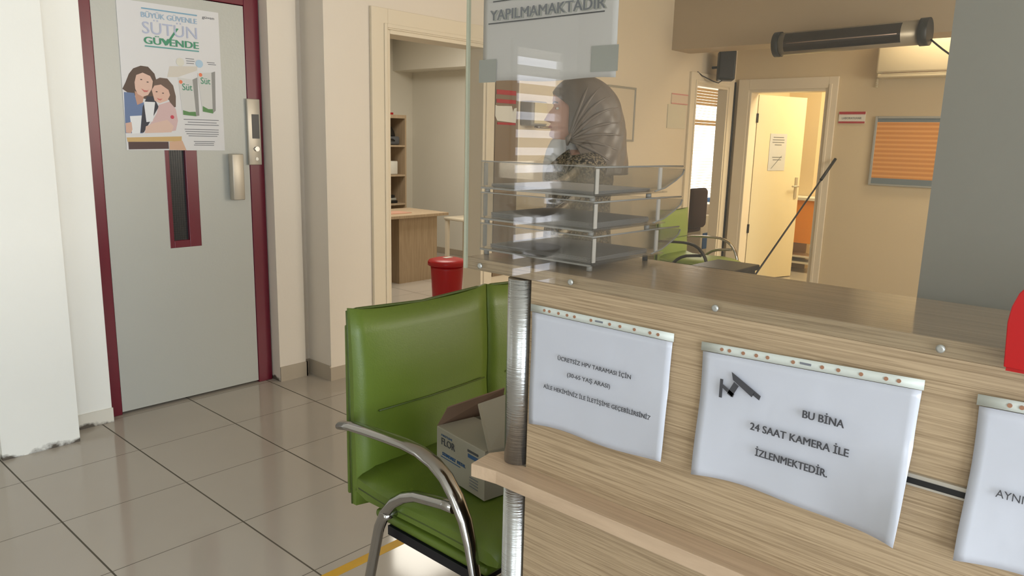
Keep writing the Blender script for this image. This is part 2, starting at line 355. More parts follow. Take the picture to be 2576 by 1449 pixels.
# office behind door_2, laboratory behind door_3
struct('wall_side_office', MB().box(6.3, 8.35, 4.9, 5.0, 0, CZ).box(10.3, 11.0, 4.9, 5.0, 0, CZ).box(8.35, 10.3, 4.9, 5.0, 0, 0.62).box(8.35, 10.3, 4.9, 5.0, 2.14, CZ).box(7.28, 11.0, 3.56, 3.66, 0, CZ).box(11.0, 11.1, 3.66, 4.9, 0, CZ), m_wallb)
struct('wall_laboratory', MB().box(9.3, 9.4, 1.2, 3.56, 0, CZ).box(7.28, 9.4, 1.1, 1.2, 0, CZ).box(8.62, 9.3, 3.2, 3.56, 0.0, CZ), m_wallb)
# door linings and architraves
def doorframe(name, y, x0, x1, z, wl, wr, top, dp=.16):
    b = MB()
    b.box(x0-wl, x0, y-0.022, y, 0, z+top).box(x1, x1+wr, y-0.022, y, 0, z+top).box(x0, x1, y-0.022, y, z, z+top)
    b.box(x0-0.001, x0+0.022, y-0.012, y+dp, 0, z).box(x1-0.022, x1+0.001, y-0.012, y+dp, 0, z).box(x0+0.022, x1-0.022, y-0.012, y+dp, z-0.022, z+0.001)
    b.box(x0-0.03, x0-0.008, y-0.03, y-0.02, 0, z+0.03).box(x0-0.008, x1, y-0.03, y-0.02, z+0.008, z+0.03)
    struct(name, b, m_trim, bevel=0.003)
doorframe('door_1', 3.51, 2.807, 3.615, 1.97, 0.115, 0.075, 0.11)
doorframe('door_2', 3.51, 6.36, 7.0, 1.92, 0.11, 0.095, 0.095, .09)
b = MB()
y0, y1, z = 2.594, 3.35, 1.905
b.box(7.128, 7.15, y1, y1+0.11, 0, z+0.10).box(7.128, 7.15, y0-0.085, y0, 0, z+0.10).box(7.128, 7.15, y0, y1, z, z+0.10)
b.box(7.138, 7.30, y1-0.025, y1+0.001, 0, z).box(7.138, 7.30, y0-0.001, y0+0.025, 0, z).box(7.138, 7.30, y0+0.025, y1-0.025, z-0.025, z+0.001)
b.box(7.118, 7.13, y0-0.035, y0-0.01, 0, z+0.035)
struct('door_3', b, m_trim, bevel=0.003)
# laboratory door leaf, standing ajar
hx, hy = 7.30, 3.325; ang = math.radians(71)
lv = thing('laboratory_door_leaf', (hx, hy, 0), 'cream inner door standing ajar with a paper notice, opening into the yellow lit room', 'door')
dx, dy = math.sin(ang), -math.cos(ang); nx, ny = math.cos(ang), math.sin(ang)   # leaf direction, normal away from viewer
def LP(a, d, z): return Vector((hx+dx*a-nx*d, hy+dy*a-ny*d, z))
def lbox(a0, a1, d0, d1, z0, z1):
    return MB().prism([LP(a0, d0, z0), LP(a1, d0, z0), LP(a1, d1, z0), LP(a0, d1, z0)], (0, 0, z1-z0))
lbox(0.01, 0.70, -0.04, 0, 0.01, 1.87).build('leaf_panel', m_ac, lv, bevel=0.002)
h = lbox(0.63, 0.665, 0, 0.008, 0.84, 1.06); h.tube([LP(0.645, 0.0, 0.97), LP(0.645, 0.045, 0.97), LP(0.635, 0.05, 0.97), LP(0.54, 0.05, 0.97)], 0.008)
h.build('door_handle', m_alu, lv)['label'] = 'silver lever handle'
for zz in (0.5, 1.6): lbox(-0.012, 0.012, 0.0, 0.012, zz, zz+0.09).build('hinge', m_blackm, lv)
nt = lbox(0.21, 0.45, 0.001, 0.003, 1.13, 1.50).build('door_notice', m_paper, lv); nt['label'] = 'white paper notice with faint lines'
mb = MB()
for zz, l in ((1.46, .15), (1.435, .17), (1.41, .17), (1.385, .10), (1.26, .14), (1.235, .12)):
    MB().prism([LP(.33-l/2, .0035, zz), LP(.33+l/2, .0035, zz), LP(.33+l/2, .0035, zz+.008), LP(.33-l/2, .0035, zz+.008)], (-nx*.0005, -ny*.0005, 0)).build('notice_line', m_inkl, nt)
mb.prism([LP(.25, .0035, 1.15), LP(.26, .0035, 1.15), LP(.40, .0035, 1.28), LP(.39, .0035, 1.28)], (-nx*.0005, -ny*.0005, 0))
mb.build('notice_slash', m_inkl, nt)
# tall brown panel beside door_1
bp_ = thing('brown_wall_panel', (3.79, 3.51, 0.45), 'tall brown panel with a pale edge strip on the wall behind the letter trays', 'panel')
B(3.705, 3.93, 3.495, 3.51, 0.45, 2.1).build('panel_board', m_brown, bp_)
B(3.93, 3.945, 3.49, 3.51, 0.45, 2.1).build('edge_strip', m_trim, bp_, bevel=0.003)
pn = thing('torn_notice', (3.79, 3.494, 1.5), 'torn white paper with red bands stuck on the brown wall panel', 'notice')
MB().prism([(3.70, 3.4935, 1.60), (3.72, 3.4935, 1.595), (3.86, 3.4935, 1.60), (3.875, 3.4935, 1.56), (3.885, 3.4935, 1.585), (3.91, 3.4935, 1.59), (3.905, 3.4935, 1.49), (3.72, 3.4935, 1.50), (3.70, 3.4935, 1.53)], (0, -0.002, 0)).build('paper', m_white, pn)
for q in ((3.71, 3.90, 3.491, 3.494, 1.67, 1.70), (3.71, 3.90, 3.491, 3.494, 1.615, 1.64), (3.72, 3.90, 3.4905, 3.493, 1.475, 1.49)): MB().box(*q).build('red_band', m_signred, pn)
# baseboards
struct('baseboard_pier', MB().box(2.178, 2.352, 3.682, 3.69, 0, 0.085).box(2.352, 2.395, 3.722, 3.73, 0, 0.085).box(2.345, 2.352, 3.682, 3.73, 0, 0.085)
       .box(2.387, 2.395, 3.51, 3.722, 0, 0.085).box(2.387, 2.69, 3.502, 3.51, 0, 0.075), m_skirt)
struct('baseboard_left', MB().box(1.09, 1.288, 3.702, 3.71, 0, 0.07), m_wallw)
struct('baseboard_front', MB().box(3.69, 3.705, 3.50, 3.51, 0, 0.08).box(3.705, 6.24, 3.50, 3.51, 0, 0.08), m_skirt)
struct('baseboard_far', MB().box(7.14, 7.15, -2.6, 2.5, 0, 0.08), m_skirt)
# windows
def window(n, b, panes, mp, fm=None):
    o = struct(n, b, fm or m_white); mb = MB()
    for p in panes: mb.box(*p)
    q = mb.build('window_pane', mp, o); return o
window('window_1', MB().box(-1.55, -1.5, -2.66, -2.58, 0, 2.3).box(0.8, 0.85, -2.66, -2.58, 0, 2.3).box(-1.5, 0.8, -2.66, -2.58, 2.24, 2.3).box(-0.38, -0.32, -2.66, -2.58, 0, 2.24).box(-1.5, 0.8, -2.66, -2.58, 0, 0.1),
       [(-1.5, -0.38, -2.65, -2.64, 0.1, 2.24), (-0.32, 0.8, -2.65, -2.64, 0.1, 2.24)], m_sky)
window('window_2_fill', MB().box(-2.66, -2.58, -2.3, -2.25, 0.9, 2.2).box(-2.66, -2.58, 0.05, 0.1, 0.9, 2.2).box(-2.66, -2.58, -2.25, 0.05, 0.9, 0.95).box(-2.66, -2.58, -2.25, 0.05, 2.15, 2.2).box(-2.66, -2.58, -1.13, -1.07, 0.95, 2.15),
       [(-2.65, -2.64, -2.25, 0.05, 0.95, 2.15)], m_sky)  # unseen window added out of the glass reflection to light the counter front
window('window_3', MB().box(2.4, 2.46, -2.66, -2.58, 0.9, 2.3).box(5.54, 5.6, -2.66, -2.58, 0.9, 2.3).box(2.46, 5.54, -2.66, -2.58, 0.9, 0.96).box(2.46, 5.54, -2.66, -2.58, 2.24, 2.3).box(3.97, 4.03, -2.66, -2.58, 0.96, 2.24),
       [(2.46, 5.54, -2.65, -2.64, 0.96, 2.24)], m_sky)
window('window_4', MB().box(-2.45, -2.40, 3.60, 3.7, 0.12, 2.06).box(-1.90, -1.85, 3.60, 3.7, 0.12, 2.06).box(-2.40, -1.90, 3.60, 3.7, 2.01, 2.06).box(-2.40, -1.90, 3.60, 3.7, 0.12, 0.17),
       [(-2.40, -1.90, 3.66, 3.67, 0.17, 2.01)], m_sky4)
window('window_5', MB().box(8.35, 8.40, 4.9, 4.98, 0.62, 2.14).box(10.25, 10.3, 4.9, 4.98, 0.62, 2.14).box(8.40, 10.25, 4.9, 4.98, 0.62, 0.66).box(8.40, 10.25, 4.9, 4.98, 2.125, 2.14),
       [(8.40, 10.25, 4.94, 4.95, 0.66, 2.125)], m_skyo)
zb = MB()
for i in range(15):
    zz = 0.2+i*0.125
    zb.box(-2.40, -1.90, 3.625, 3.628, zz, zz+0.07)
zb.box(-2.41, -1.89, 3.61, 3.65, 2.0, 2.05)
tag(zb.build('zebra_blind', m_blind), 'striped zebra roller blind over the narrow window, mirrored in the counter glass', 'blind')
vb = MB()
for i in range(40):
    zz = 0.68+i*0.036
    if zz > 2.05: break
    if zz > 1.86 or (1.58 < zz < 1.66): vb.box(8.37, 10.28, 4.86, 4.88, zz, zz+0.031)
    else: vb.box(8.37, 10.28, 4.86, 4.88, zz, zz+0.004)
tag(vb.build('window_blind', m_blindw), 'horizontal slat blind over the bright far window in the room beyond', 'blind')

# ------------------------------------------------------------------ lift door
lf = struct('door_lift', MB().box(1.288, 1.352, 3.765, 3.84, 0, 2.10).box(2.09, 2.172, 3.765, 3.84, 0, 2.10).box(1.352, 2.09, 3.765, 3.84, 2.022, 2.10), m_red, bevel=0.003)
ld = thing('lift_door_leaf', (1.72, 3.79, 0), 'grey metal lift door leaf with a narrow red-framed window slot', 'door')
mb = MB()
X0, X1, Z0, Z1 = 1.354, 2.088, 0.012, 2.018; sx0, sx1, sz0, sz1 = 1.641, 1.803, 0.803, 1.33
mb.box(X0, sx0, 3.77, 3.81, Z0, Z1).box(sx1, X1, 3.77, 3.81, Z0, Z1).box(sx0, sx1, 3.77, 3.81, Z0, sz0).box(sx0, sx1, 3.77, 3.81, sz1, Z1)
mb.build('door_panel', m_lift, ld)
MB().box(sx0, sx0+0.022, 3.7697, 3.80, sz0, sz1).box(sx1-0.060, sx1, 3.7697, 3.80, sz0, sz1).box(sx0+.022, sx1-.06, 3.7697, 3.80, sz0, sz0+0.036).box(sx0+.022, sx1-.06, 3.7697, 3.80, sz1-.02, sz1).build('slot_frame', m_red, ld, bevel=0.002)
gl = B(sx0+.022, sx1-.06, 3.788, 3.794, sz0+.036, sz1-.02).build('slot_glass', m_dark, ld); gl['label'] = 'dark wired glass'
mb = MB()
for i in range(7): mb.box(sx0+.025+i*.0115, sx0+.026+i*.0115, 3.7865, 3.788, sz0+.036, sz1-.02)
for i in range(40): mb.box(sx0+.022, sx1-.06, 3.7865, 3.788, sz0+.04+i*.0115, sz0+.041+i*.0115)
mb.build('wire_mesh', mat('wire', (58, 60, 62), 0.5), gl)
MB().rbox(1.962, 2.025, 3.712, 3.755, 1.034, 1.272, 0.004).box(1.975, 1.99, 3.75, 3.772, 1.06, 1.09).box(1.975, 1.99, 3.75, 3.772, 1.22, 1.25).build('pull_handle', m_alu, ld)['label'] = 'vertical aluminium pull handle'
# call plate
cp = thing('lift_call_plate', (2.115, 3.76, 1.21), 'metal lift call plate with a dark screen and keyhole on the red jamb', 'control panel')
MB().rbox(2.077, 2.150, 3.748, 3.765, 1.214, 1.557, 0.003).build('plate', m_alu, cp)
B(2.100, 2.140, 3.745, 3.749, 1.352, 1.478).build('screen', m_dark, cp)['label'] = 'black display screen'
MB().cyl((2.121, 3.749, 1.298), (2.121, 3.738, 1.298), 0.013).box(2.104, 2.121, 3.736, 3.741, 1.296, 1.300).build('key_switch', m_chrome, cp)
MB().cyl((2.121, 3.749, 1.245), (2.121, 3.746, 1.245), 0.009).build('button', m_frame, cp)
# poster
po = thing('milk_poster', (1.464, 3.768, 1.288), 'white milk poster of a woman and girl with glasses and cartons on the lift door', 'poster')
B(1.464, 1.952, 3.7665, 3.7695, 1.288, 1.968).build('poster_sheet', mat('poster_paper', (214, 214, 216), 0.45), po)
PL = [0.3]
def flat(name, poly, c, label=None):
    PL[0] += 0.06; y = 3.7664-PL[0]*0.001
    o = MB().prism([(1.464+a, y, 1.288+b_) for a, b_ in poly], (0, 0.0003, 0)).build(name, mat('print_'+name, c, 0.5), po)
    if label: o['label'] = label
    return o
flat('kitchen_backdrop', [(0.212,0.348),(0.226,0.4),(0.364,0.411),(0.363,0.391),(0.264,0.352)], (206,200,190))
flat('woman_hair', [(0.0,0.28),(0.016,0.31),(0.034,0.35),(0.055,0.376),(0.09,0.391),(0.124,0.389),(0.152,0.359),(0.16,0.325),(0.145,0.254),(0.109,0.237),(0.06,0.25),(0.023,0.264)], (84,66,56), 'long brown hair of the printed woman')
flat('woman_neck', [(0.055,0.274),(0.095,0.251),(0.088,0.221),(0.057,0.2)], (190,146,126))
flat('woman_face', [(0.057,0.313),(0.067,0.347),(0.097,0.36),(0.131,0.347),(0.142,0.324),(0.135,0.288),(0.115,0.258),(0.09,0.249),(0.068,0.26),(0.058,0.284)], (218,184,168))
flat('blue_shirt', [(0.006,0.266),(0.052,0.264),(0.062,0.21),(0.098,0.227),(0.093,0.152),(0.078,0.079),(0.0,0.078),(0.004,0.198)], (98,120,160))
flat('dark_top', [(0.11,0.252),(0.14,0.254),(0.153,0.225),(0.162,0.205),(0.083,0.082),(0.068,0.082),(0.086,0.202)], (44,46,60))
flat('girl_hair', [(0.15,0.329),(0.176,0.343),(0.212,0.341),(0.238,0.31),(0.248,0.26),(0.245,0.209),(0.224,0.203),(0.215,0.238),(0.167,0.28),(0.14,0.289)], (100,80,70))
flat('girl_face', [(0.134,0.283),(0.148,0.304),(0.179,0.311),(0.214,0.288),(0.22,0.264),(0.205,0.237),(0.168,0.223),(0.144,0.234)], (216,178,162))
flat('girl_dress', [(0.163,0.215),(0.215,0.233),(0.244,0.199),(0.251,0.143),(0.238,0.096),(0.174,0.084),(0.088,0.087),(0.127,0.138),(0.15,0.174)], (206,176,176))
flat('girl_arm', [(0.088,0.08),(0.095,0.112),(0.136,0.129),(0.199,0.146),(0.229,0.116),(0.216,0.087),(0.149,0.083)], (214,184,170))
flat('milk_glass', [(0.025,0.157),(0.079,0.162),(0.066,0.079),(0.029,0.076)], (226,228,230))
flat('milk_glass', [(0.093,0.227),(0.146,0.227),(0.129,0.136),(0.099,0.132)], (224,226,230))
flat('hand', [(0.003,0.124),(0.03,0.13),(0.032,0.096),(0.024,0.078),(0.002,0.08)], (208,170,152))
flat('table_top', [(0.003,0.058),(0.265,0.068),(0.264,0.044),(0.006,0.038)], (200,168,112))
flat('table_shade', [(0.009,0.038),(0.198,0.041),(0.198,0.007),(0.009,0.003)], (78,56,56))
flat('table_leg', [(0.203,0.041),(0.267,0.047),(0.285,0.0),(0.2,0.002)], (208,170,144))
for k, (a, b_) in enumerate(((((0.264,0.35),(0.336,0.345),(0.345,0.169),(0.277,0.174)), ((0.336,0.345),(0.361,0.357),(0.361,0.172),(0.345,0.169))), (((0.362,0.378),(0.435,0.386),(0.432,0.186),(0.379,0.194)), ((0.435,0.386),(0.455,0.393),(0.448,0.2),(0.432,0.186))))):
    flat('milk_carton', a, (204,204,202)); flat('carton_side', b_, (142,142,140))
flat('grass', [(0.279,0.195),(0.31,0.188),(0.343,0.19),(0.345,0.168),(0.279,0.173)], (86,134,80)); flat('grass', [(0.381,0.22),(0.41,0.206),(0.433,0.207),(0.434,0.185),(0.38,0.193)], (86,134,80))
def disc(u, v, r, n=14, e=1): return [(u+r*math.cos(2*PI*k/n), v+r*e*math.sin(2*PI*k/n)) for k in range(n)]
flat('badge', disc(0.279, 0.424, 0.02), (214,212,200)); flat('badge', disc(0.375, 0.424, 0.019), (168,196,218))
flat('sticker', disc(0.276, 0.33, 0.009), (226,120,80)); flat('sticker', disc(0.378, 0.371, 0.009), (226,120,80))
flat('sticker', disc(0.224, 0.16, 0.009), (196,60,80))
for (u, v, e) in ((0.088,0.328,0),(0.117,0.318,0),(0.156,0.276,0),(0.186,0.271,0)): flat('eye', disc(u, v, 0.005, 8, 0.5), (60,44,40))
flat('smile', [(0.085,0.287),(0.098,0.280),(0.113,0.279),(0.12,0.284),(0.112,0.272),(0.098,0.271)], (196,110,104)); flat('smile', [(0.155,0.248),(0.168,0.243),(0.182,0.245),(0.172,0.236),(0.162,0.238)], (196,110,104))
flat('title_rule', [(0.11,0.655),(0.376,0.655),(0.376,0.649),(0.11,0.649)], (120,164,190)); flat('title_rule', [(0.116,0.486),(0.377,0.486),(0.376,0.48),(0.115,0.48)], (96,158,156))
mi1 = mat('print_pale_blue', (150, 178, 204), 0.5); mi2 = mat('print_lilac', (176, 184, 208), 0.5); mi3 = mat('print_green', (60, 142, 108), 0.5)
text('title_text', 'BÜYÜK GÜVENLE', 0.034, (1.464+0.24, 3.7640, 1.288+0.612), RY, mi1, po, 0.266, 0.0006)
text('title_text', 'SÜTÜN', 0.078, (1.464+0.24, 3.7640, 1.288+0.540), RY, mi2, po, 0.262, 0.0)
text('title_text', 'GÜVENDE', 0.046, (1.464+0.243, 3.7640, 1.288+0.494), RY, mi3, po, 0.262, 0.0018)
flat('tick', [(0.191,0.524),(0.203,0.526),(0.22,0.51),(0.271,0.58),(0.281,0.579),(0.222,0.496),(0.211,0.495)], (60,142,108), 'green tick mark')
text('carton_text', 'Süt', 0.045, (1.464+0.307, 3.7632, 1.288+0.292), RY, mi3, po, 0.05)
text('carton_text', 'Süt', 0.045, (1.464+0.402, 3.7632, 1.288+0.328), RY, mi3, po, 0.05)
text('logo_text', 'güven', 0.018, (1.464+0.433, 3.7655, 1.288+0.643), RY, m_ink, po, 0.062)
mb = MB()
for (u0, u1, v) in ((0.28,0.462,0.150),(0.30,0.45,0.137),(0.285,0.461,0.125),(0.282,0.459,0.102),(0.285,0.458,0.091),(0.29,0.458,0.080),(0.30,0.45,0.070),(0.325,0.435,0.043),(0.33,0.43,0.034),(0.325,0.43,0.025),
                    (0.307,0.35,0.442),(0.31,0.352,0.431),(0.31,0.348,0.420),(0.415,0.455,0.433),(0.42,0.462,0.424)):
    MB().box(1.464+u0, 1.464+u1, 3.7652, 3.7655, 1.288+v, 1.288+v+0.003).build('small_print', m_inkl, po)

# ------------------------------------------------------------------ reception counter
ct = thing('reception_counter', (1.2, -0.2, 0), 'oak laminate reception counter with a raised top slab and side ledge', 'counter')
XC = 1.07; YE = 0.907
B(XC, XC+0.02, -1.6, YE, 0.0, 1.1215).build('front_panel', m_oak, ct)
MB().box(XC, XC+0.275, -1.6, 1.088, 1.1215, 1.145).build('top_slab', m_oaktop, ct, bevel=0.0012)
B(XC-0.0006, XC, -1.6, 1.087, 1.1222, 1.1442).build('slab_edge_band', m_oak, ct)
lg = MB()
lg.prism([(1.07, -1.6, 0.716), (1.013, -1.6, 0.716), (1.013, 0.935, 0.716), (1.003, 0.995, 0.716), (1.068, 1.006, 0.716), (1.098, 0.99, 0.716), (1.098, 0.962, 0.716), (1.07, 0.93, 0.716)], (0, 0, 0.0275))
lg.build('ledge', m_oakshelf, ct, bevel=0.0015)
B(1.64, 1.66, -1.6, YE, 0.0, 0.72).build('inner_panel', m_oak, ct); B(XC+0.02, 1.66, -1.6, YE, 0.72, 0.745).build('work_surface', m_oaktop, ct)
rl = B(XC-0.006, XC, -1.6, 0.24, 0.940, 0.957).build('metal_rail', m_alu, ct); rl['label'] = 'thin aluminium rail'
B(XC-0.007, XC-0.006, -1.6, 0.24, 0.9435, 0.9515).build('rail_groove', m_black, rl)
# tube post: upper and lower runs
tp = thing('steel_post', (1.085, 0.938, 0), 'round galvanised steel post holding the counter slab and ledge end', 'post')
MB().cyl((1.083, 0.94, 0.745), (1.083, 0.94, 1.120), 0.0285, n=32).build('upper_tube', m_steel, tp)
MB().cyl((1.083, 0.94, 0.001), (1.083, 0.94, 0.715), 0.0285, n=32).build('lower_tube', m_steel, tp)
# glass screen
gs = thing('glass_screen', (1.064, 0.4, 1.12), 'tall clear glass screen screwed along the front edge of the counter', 'glass screen')
B(1.0630, 1.0690, -1.6, 1.078, 1.124, 2.35).build('glass_pane', m_glass, gs)
B(1.0625, 1.0692, 1.0781, 1.0835, 1.1235, 2.35).build('glass_edge', m_glassedge, gs)['label'] = 'pale greenish polished left edge'
for y in (1.036, 0.808, 0.525, 0.211):
    s_ = MB(); s_.tube([(1.0628, y, 1.1335), (1.0600, y, 1.1335), (1.0590, y, 1.1335)], 0.005, radii=[0.0055, 0.0055, 0.003], n=14); s_.build('screw', m_frame, gs)
# notices on the counter front
def sleeve(name, label, yl, yr, ztl, ztr, zbl, zbr, x, strip=0.014, curl=(0, 0), holes=True):
    t = thing(name, (x, (yl+yr)/2, min(zbl, zbr)), label, 'notice', None)
    def fn(u, v):
        y = yl+(yr-yl)*u + 0.003*math.sin(v*5)*(u-0.5); zt = ztl+(ztr-ztl)*u; zb = zbl+(zbr-zbl)*u + 0.004*math.sin(u*7)
        z = zt+(zb-zt)*v
        off = 0.004 + 0.0025*math.sin(u*6+v*4)*v + curl[1]*max(0, u-0.6)**2*max(0, v-0.4)*6 + curl[0]*max(0, 0.35-u)**2*max(0, v-0.4)*6
        return (x-off, y, z)
    s = MB().grid(fn, 24, 18).build('paper_sheet', m_sleeve, t, solid=0.0006)
    st = MB().grid(lambda u, v: (x-0.0045, yl+0.003+(yr-yl-0.005)*u, ztl+(ztr-ztl)*u+strip*(1-v)+0.001), 8, 1).build('punched_strip', m_strip, t, solid=0.001)
    if holes:
        for u in (.11, .15, .22, .285, .34, .46, .59, .66, .755, .855, .905):
            y = yl+0.003+(yr-yl-0.005)*u; zc = ztl+(ztr-ztl)*u+strip*0.5+0.001
            MB().cyl((x-0.0062, y, zc), (x-0.0050, y, zc), 0.0028, n=10).build('punch_hole', m_hole, st)
        u = .515; y = yl+(yr-yl)*u; hb = B(x-0.0062, x-0.005, y-0.008, y+0.008, ztl+(ztr-ztl)*u+strip*.5, ztl+(ztr-ztl)*u+strip*.5+0.003).build('printed_mark', m_inkl, st)
    return t
s1 = sleeve('notice_sleeve', 'screening notice in a punched sleeve beside the steel post on the counter front', 0.898, 0.596, 1.063, 1.064, 0.838, 0.858, 1.068, curl=(0, .03))
def tline(t, s, h, y, z, wd, m=m_ink, x=1.058, tilt=0.0, b=0.0): return text('printed_text', s, h, (x, y, z), (PI/2, tilt, -PI/2), m, t, wd, b)
tline(s1, 'ÜCRETSİZ HPV TARAMASI İÇİN', 0.011, 0.748, 0.985, 0.160)
tline(s1, '(30-65 YAŞ ARASI)', 0.011, 0.757, 0.958, 0.095)
tline(s1, 'AİLE HEKİMİNİZ İLE İLETİŞİME GEÇEBİLİRSİNİZ', 0.011, 0.742, 0.923, 0.235)
s2 = sleeve('notice_sleeve', 'camera surveillance notice in a punched sleeve at the middle of the counter front', 0.541, 0.226, 1.061, 1.073, 0.853, 0.866, 1.068, curl=(.02, .09))
tline(s2, 'BU BİNA', 0.0165, 0.345, 0.997, 0.058, x=1.0575, b=.0004)
tline(s2, '24 SAAT KAMERA İLE', 0.0165, 0.378, 0.957, 0.145, x=1.0575, b=.0004)
tline(s2, 'İZLENMEKTEDİR.', 0.0165, 0.385, 0.918, 0.108, x=1.0575, b=.0004)
ic = MB()
ic.box(1.0572, 1.0576, 0.500, 0.505, 0.995, 1.025)
ic.prism([(1.0575, 0.503, 1.013), (1.0575, 0.482, 1.000), (1.0575, 0.480, 1.006), (1.0575, 0.503, 1.019)], (-0.0004, 0, 0))
ic.prism([(1.0575, 0.487, 1.040), (1.0575, 0.484, 1.028), (1.0575, 0.452, 1.008), (1.0575, 0.447, 1.018)], (-0.0004, 0, 0))
ic.prism([(1.0575, 0.451, 1.012), (1.0575, 0.440, 1.006), (1.0575, 0.438, 1.013), (1.0575, 0.447, 1.018)], (-0.0004, 0, 0))
ic.prism([(1.0575, 0.482, 1.025), (1.0575, 0.474, 1.02), (1.0575, 0.484, 1.000), (1.0575, 0.492, 1.004)], (-0.0004, 0, 0))
ic.build('camera_symbol', m_ink, s2)['label'] = 'printed black surveillance camera symbol'
s3 = sleeve('notice_sleeve', 'notice in a punched sleeve cut by the right photo edge on the counter front', 0.160, -0.150, 1.070, 1.080, 0.862, 0.87, 1.066, curl=(.03, 0))
tline(s3, 'AYNI GÜN RANDEVU', 0.0145, 0.065, 0.962, 0.125, x=1.0540)
m_backlit = mat('thin_grey_paper', (200, 195, 190), .6, bump=.2, bscale=9)
s4 = thing('taped_notice', (1.062, 0.9, 1.48), 'large white sheet with underlined outlined capitals taped behind the glass screen', 'notice')
MB().grid(lambda u, v: (1.0722+0.0008*math.sin(u*5)*v+(0.004*max(0, u-.9)*10 if v > .6 else 0)*(v-.6), 1.047-0.307*u, 1.715-(0.226+0.002*u)*v+0.002*math.sin(u*9)*v), 24, 14).build('paper_sheet', m_backlit, s4, solid=0.0004)
text('text_shadow', 'YAPILMAMAKTADIR', 0.026, (1.0714, 0.8955, 1.5985), RX, m_frame, s4, 0.262, 0.0012)
tx = text('printed_text', 'YAPILMAMAKTADIR', 0.026, (1.0712, 0.898, 1.600), RX, m_inkl, s4, 0.262, 0.0005)
text('printed_text', 'MUAYENE İŞLEMİ', 0.026, (1.0712, 0.898, 1.638), RX, m_inkl, s4, 0.235, 0.0008)
MB().box(1.0708, 1.0712, 0.767, 1.033, 1.5935, 1.5955).box(1.0708, 1.0712, 0.778, 1.022, 1.632, 1.634).build('underline', m_ink, s4)
MB().box(1.0700, 1.0704, 1.010, 1.055, 1.488, 1.530).build('sticky_tape', m_tape, s4)['label'] = 'yellowed strip of sticky tape'
MB().box(1.0700, 1.0704, 0.735, 0.790, 1.498, 1.540).build('sticky_tape', m_tape, s4)['label'] = 'yellowed strip of sticky tape'
# red display stand at right edge
rd = thing('red_leaflet_holder', (1.058, 0.06, 1.13), 'rounded red plastic holder hooked on the glass at the right end', 'holder')
rp = [(0.137, 1.133), (0.140, 1.187), (0.138, 1.206), (0.133, 1.222), (0.124, 1.235), (0.108, 1.243), (0.02, 1.243), (0.0, 1.235), (-0.01, 1.2), (-0.01, 1.128)]
MB().prism([(1.030, a, b_) for a, b_ in rp], (0.004, 0, 0)).build('front_plate', m_fold, rd, bevel=.001)
MB().box(1.034, 1.060, 0.131, 0.135, 1.128, 1.185).box(1.034, 1.060, -0.01, 0.131, 1.128, 1.132).box(1.058, 1.062, -0.01, 0.12, 1.128, 1.18).build('pocket', m_fold, rd)

# ------------------------------------------------------------------ letter trays
def tray(k):
    z0 = 1.156+k*0.0635; h_ = 0.054
    t = thing('letter_tray', (1.27, 0.94, z0), 'clear acrylic letter tray, %s of the stack of three on the counter' % ('bottom one', 'middle one', 'topmost')[k], 'letter tray', 'letter trays stacked on the counter')
    x0, x1, ya, yb = 1.118, 1.375, 0.806, 1.092
    MB().box(x0, x1, ya, yb, z0, z0+0.003).build('base', m_acryl, t)
    MB().box(x0, x0+.003, ya, yb, z0+.003, z0+h_).build('side_wall', m_acryl, t)
    MB().box(x0-.0006, x0+.0036, ya, yb, z0+h_, z0+h_+.002).box(x0-.0006, x0+.0036, ya, yb, z0-.001, z0+.0025).build('rim', m_acedge, t)
    # curved flaring side facing -Y, ends in an upturned lip
    prof = [(x0+.003, z0+h_), (x1-.02, z0+h_), (x1+.055, z0+h_-.001), (x1+.062, z0+h_-.008), (x1+.058, z0+h_-.018), (x1+.03, z0+.026), (x1-.01, z0+.012), (x1-.06, z0+.004), (x0+.003, z0+.003)]
    MB().prism([(a, ya, b_) for a, b_ in prof], (0, .003, 0)).build('side_wall', m_acryl, t)
    MB().prism([(a, yb-.003, b_) for a, b_ in prof], (0, .003, 0)).build('side_wall', m_acryl, t)
    lip = [(x1-.05, z0+.004), (x1-.01, z0+.010), (x1+.03, z0+.024), (x1+.056, z0+h_-.018), (x1+.062, z0+h_-.008)]
    mb = MB(); mb.grid(lambda u, v: (lip[int(round(u*4))][0], ya+(yb-ya)*v, lip[int(round(u*4))][1]), 4, 6); mb.build('front_lip', m_acryl, t, solid=.003)
    mb = MB()
    mb.tube([(x0, ya-.001, z0+h_), (x1-.02, ya-.001, z0+h_), (x1+.056, ya-.001, z0+h_-.001)], .0016, n=6)
    mb.tube([(p[0], ya-.001, p[1]) for p in reversed(lip)], .0016, n=6); mb.build('rim', m_acedge, t)
    for (px, py) in ((x0+.004, ya-.0012), (x1-.035, ya-.0012), (x0+.006, yb-.006)):
        MB().box(px, px+.0085, py, py+.004, z0+.006, z0+h_-.003).build('corner_post', m_acpost, t)
    for i, (px, py) in enumerate(((x0+.01, ya+.01), (x1-.055, ya+.01), (x0+.01, yb-.01), (x1-.055, yb-.01))):
        MB().cyl((px, py, z0-.0105), (px, py, z0), .0055, n=12).build('foot', m_black if (k == 0 and i % 2) else m_acedge, t)
    return t
for k in range(3):
    tray(k); z0 = 1.156+k*0.0635
    pp = MB(); n = (7, 9, 5)[k]
    for i in range(n):
        a = random.uniform(-.03, .03); R = Matrix.Rotation(a, 3, 'Z')
        pp.box(1.135, 1.335, 0.822, 1.078, z0+.0036+i*.0012, z0+.0044+i*.0012, rot=R)
    tag(pp.build('paper_stack', m_tray_paper, origin=(1.23, .95, z0)), 'loose grey-white papers lying in the %s acrylic tray' % ('bottom', 'middle', 'top')[k], 'papers', 'papers in the letter trays')

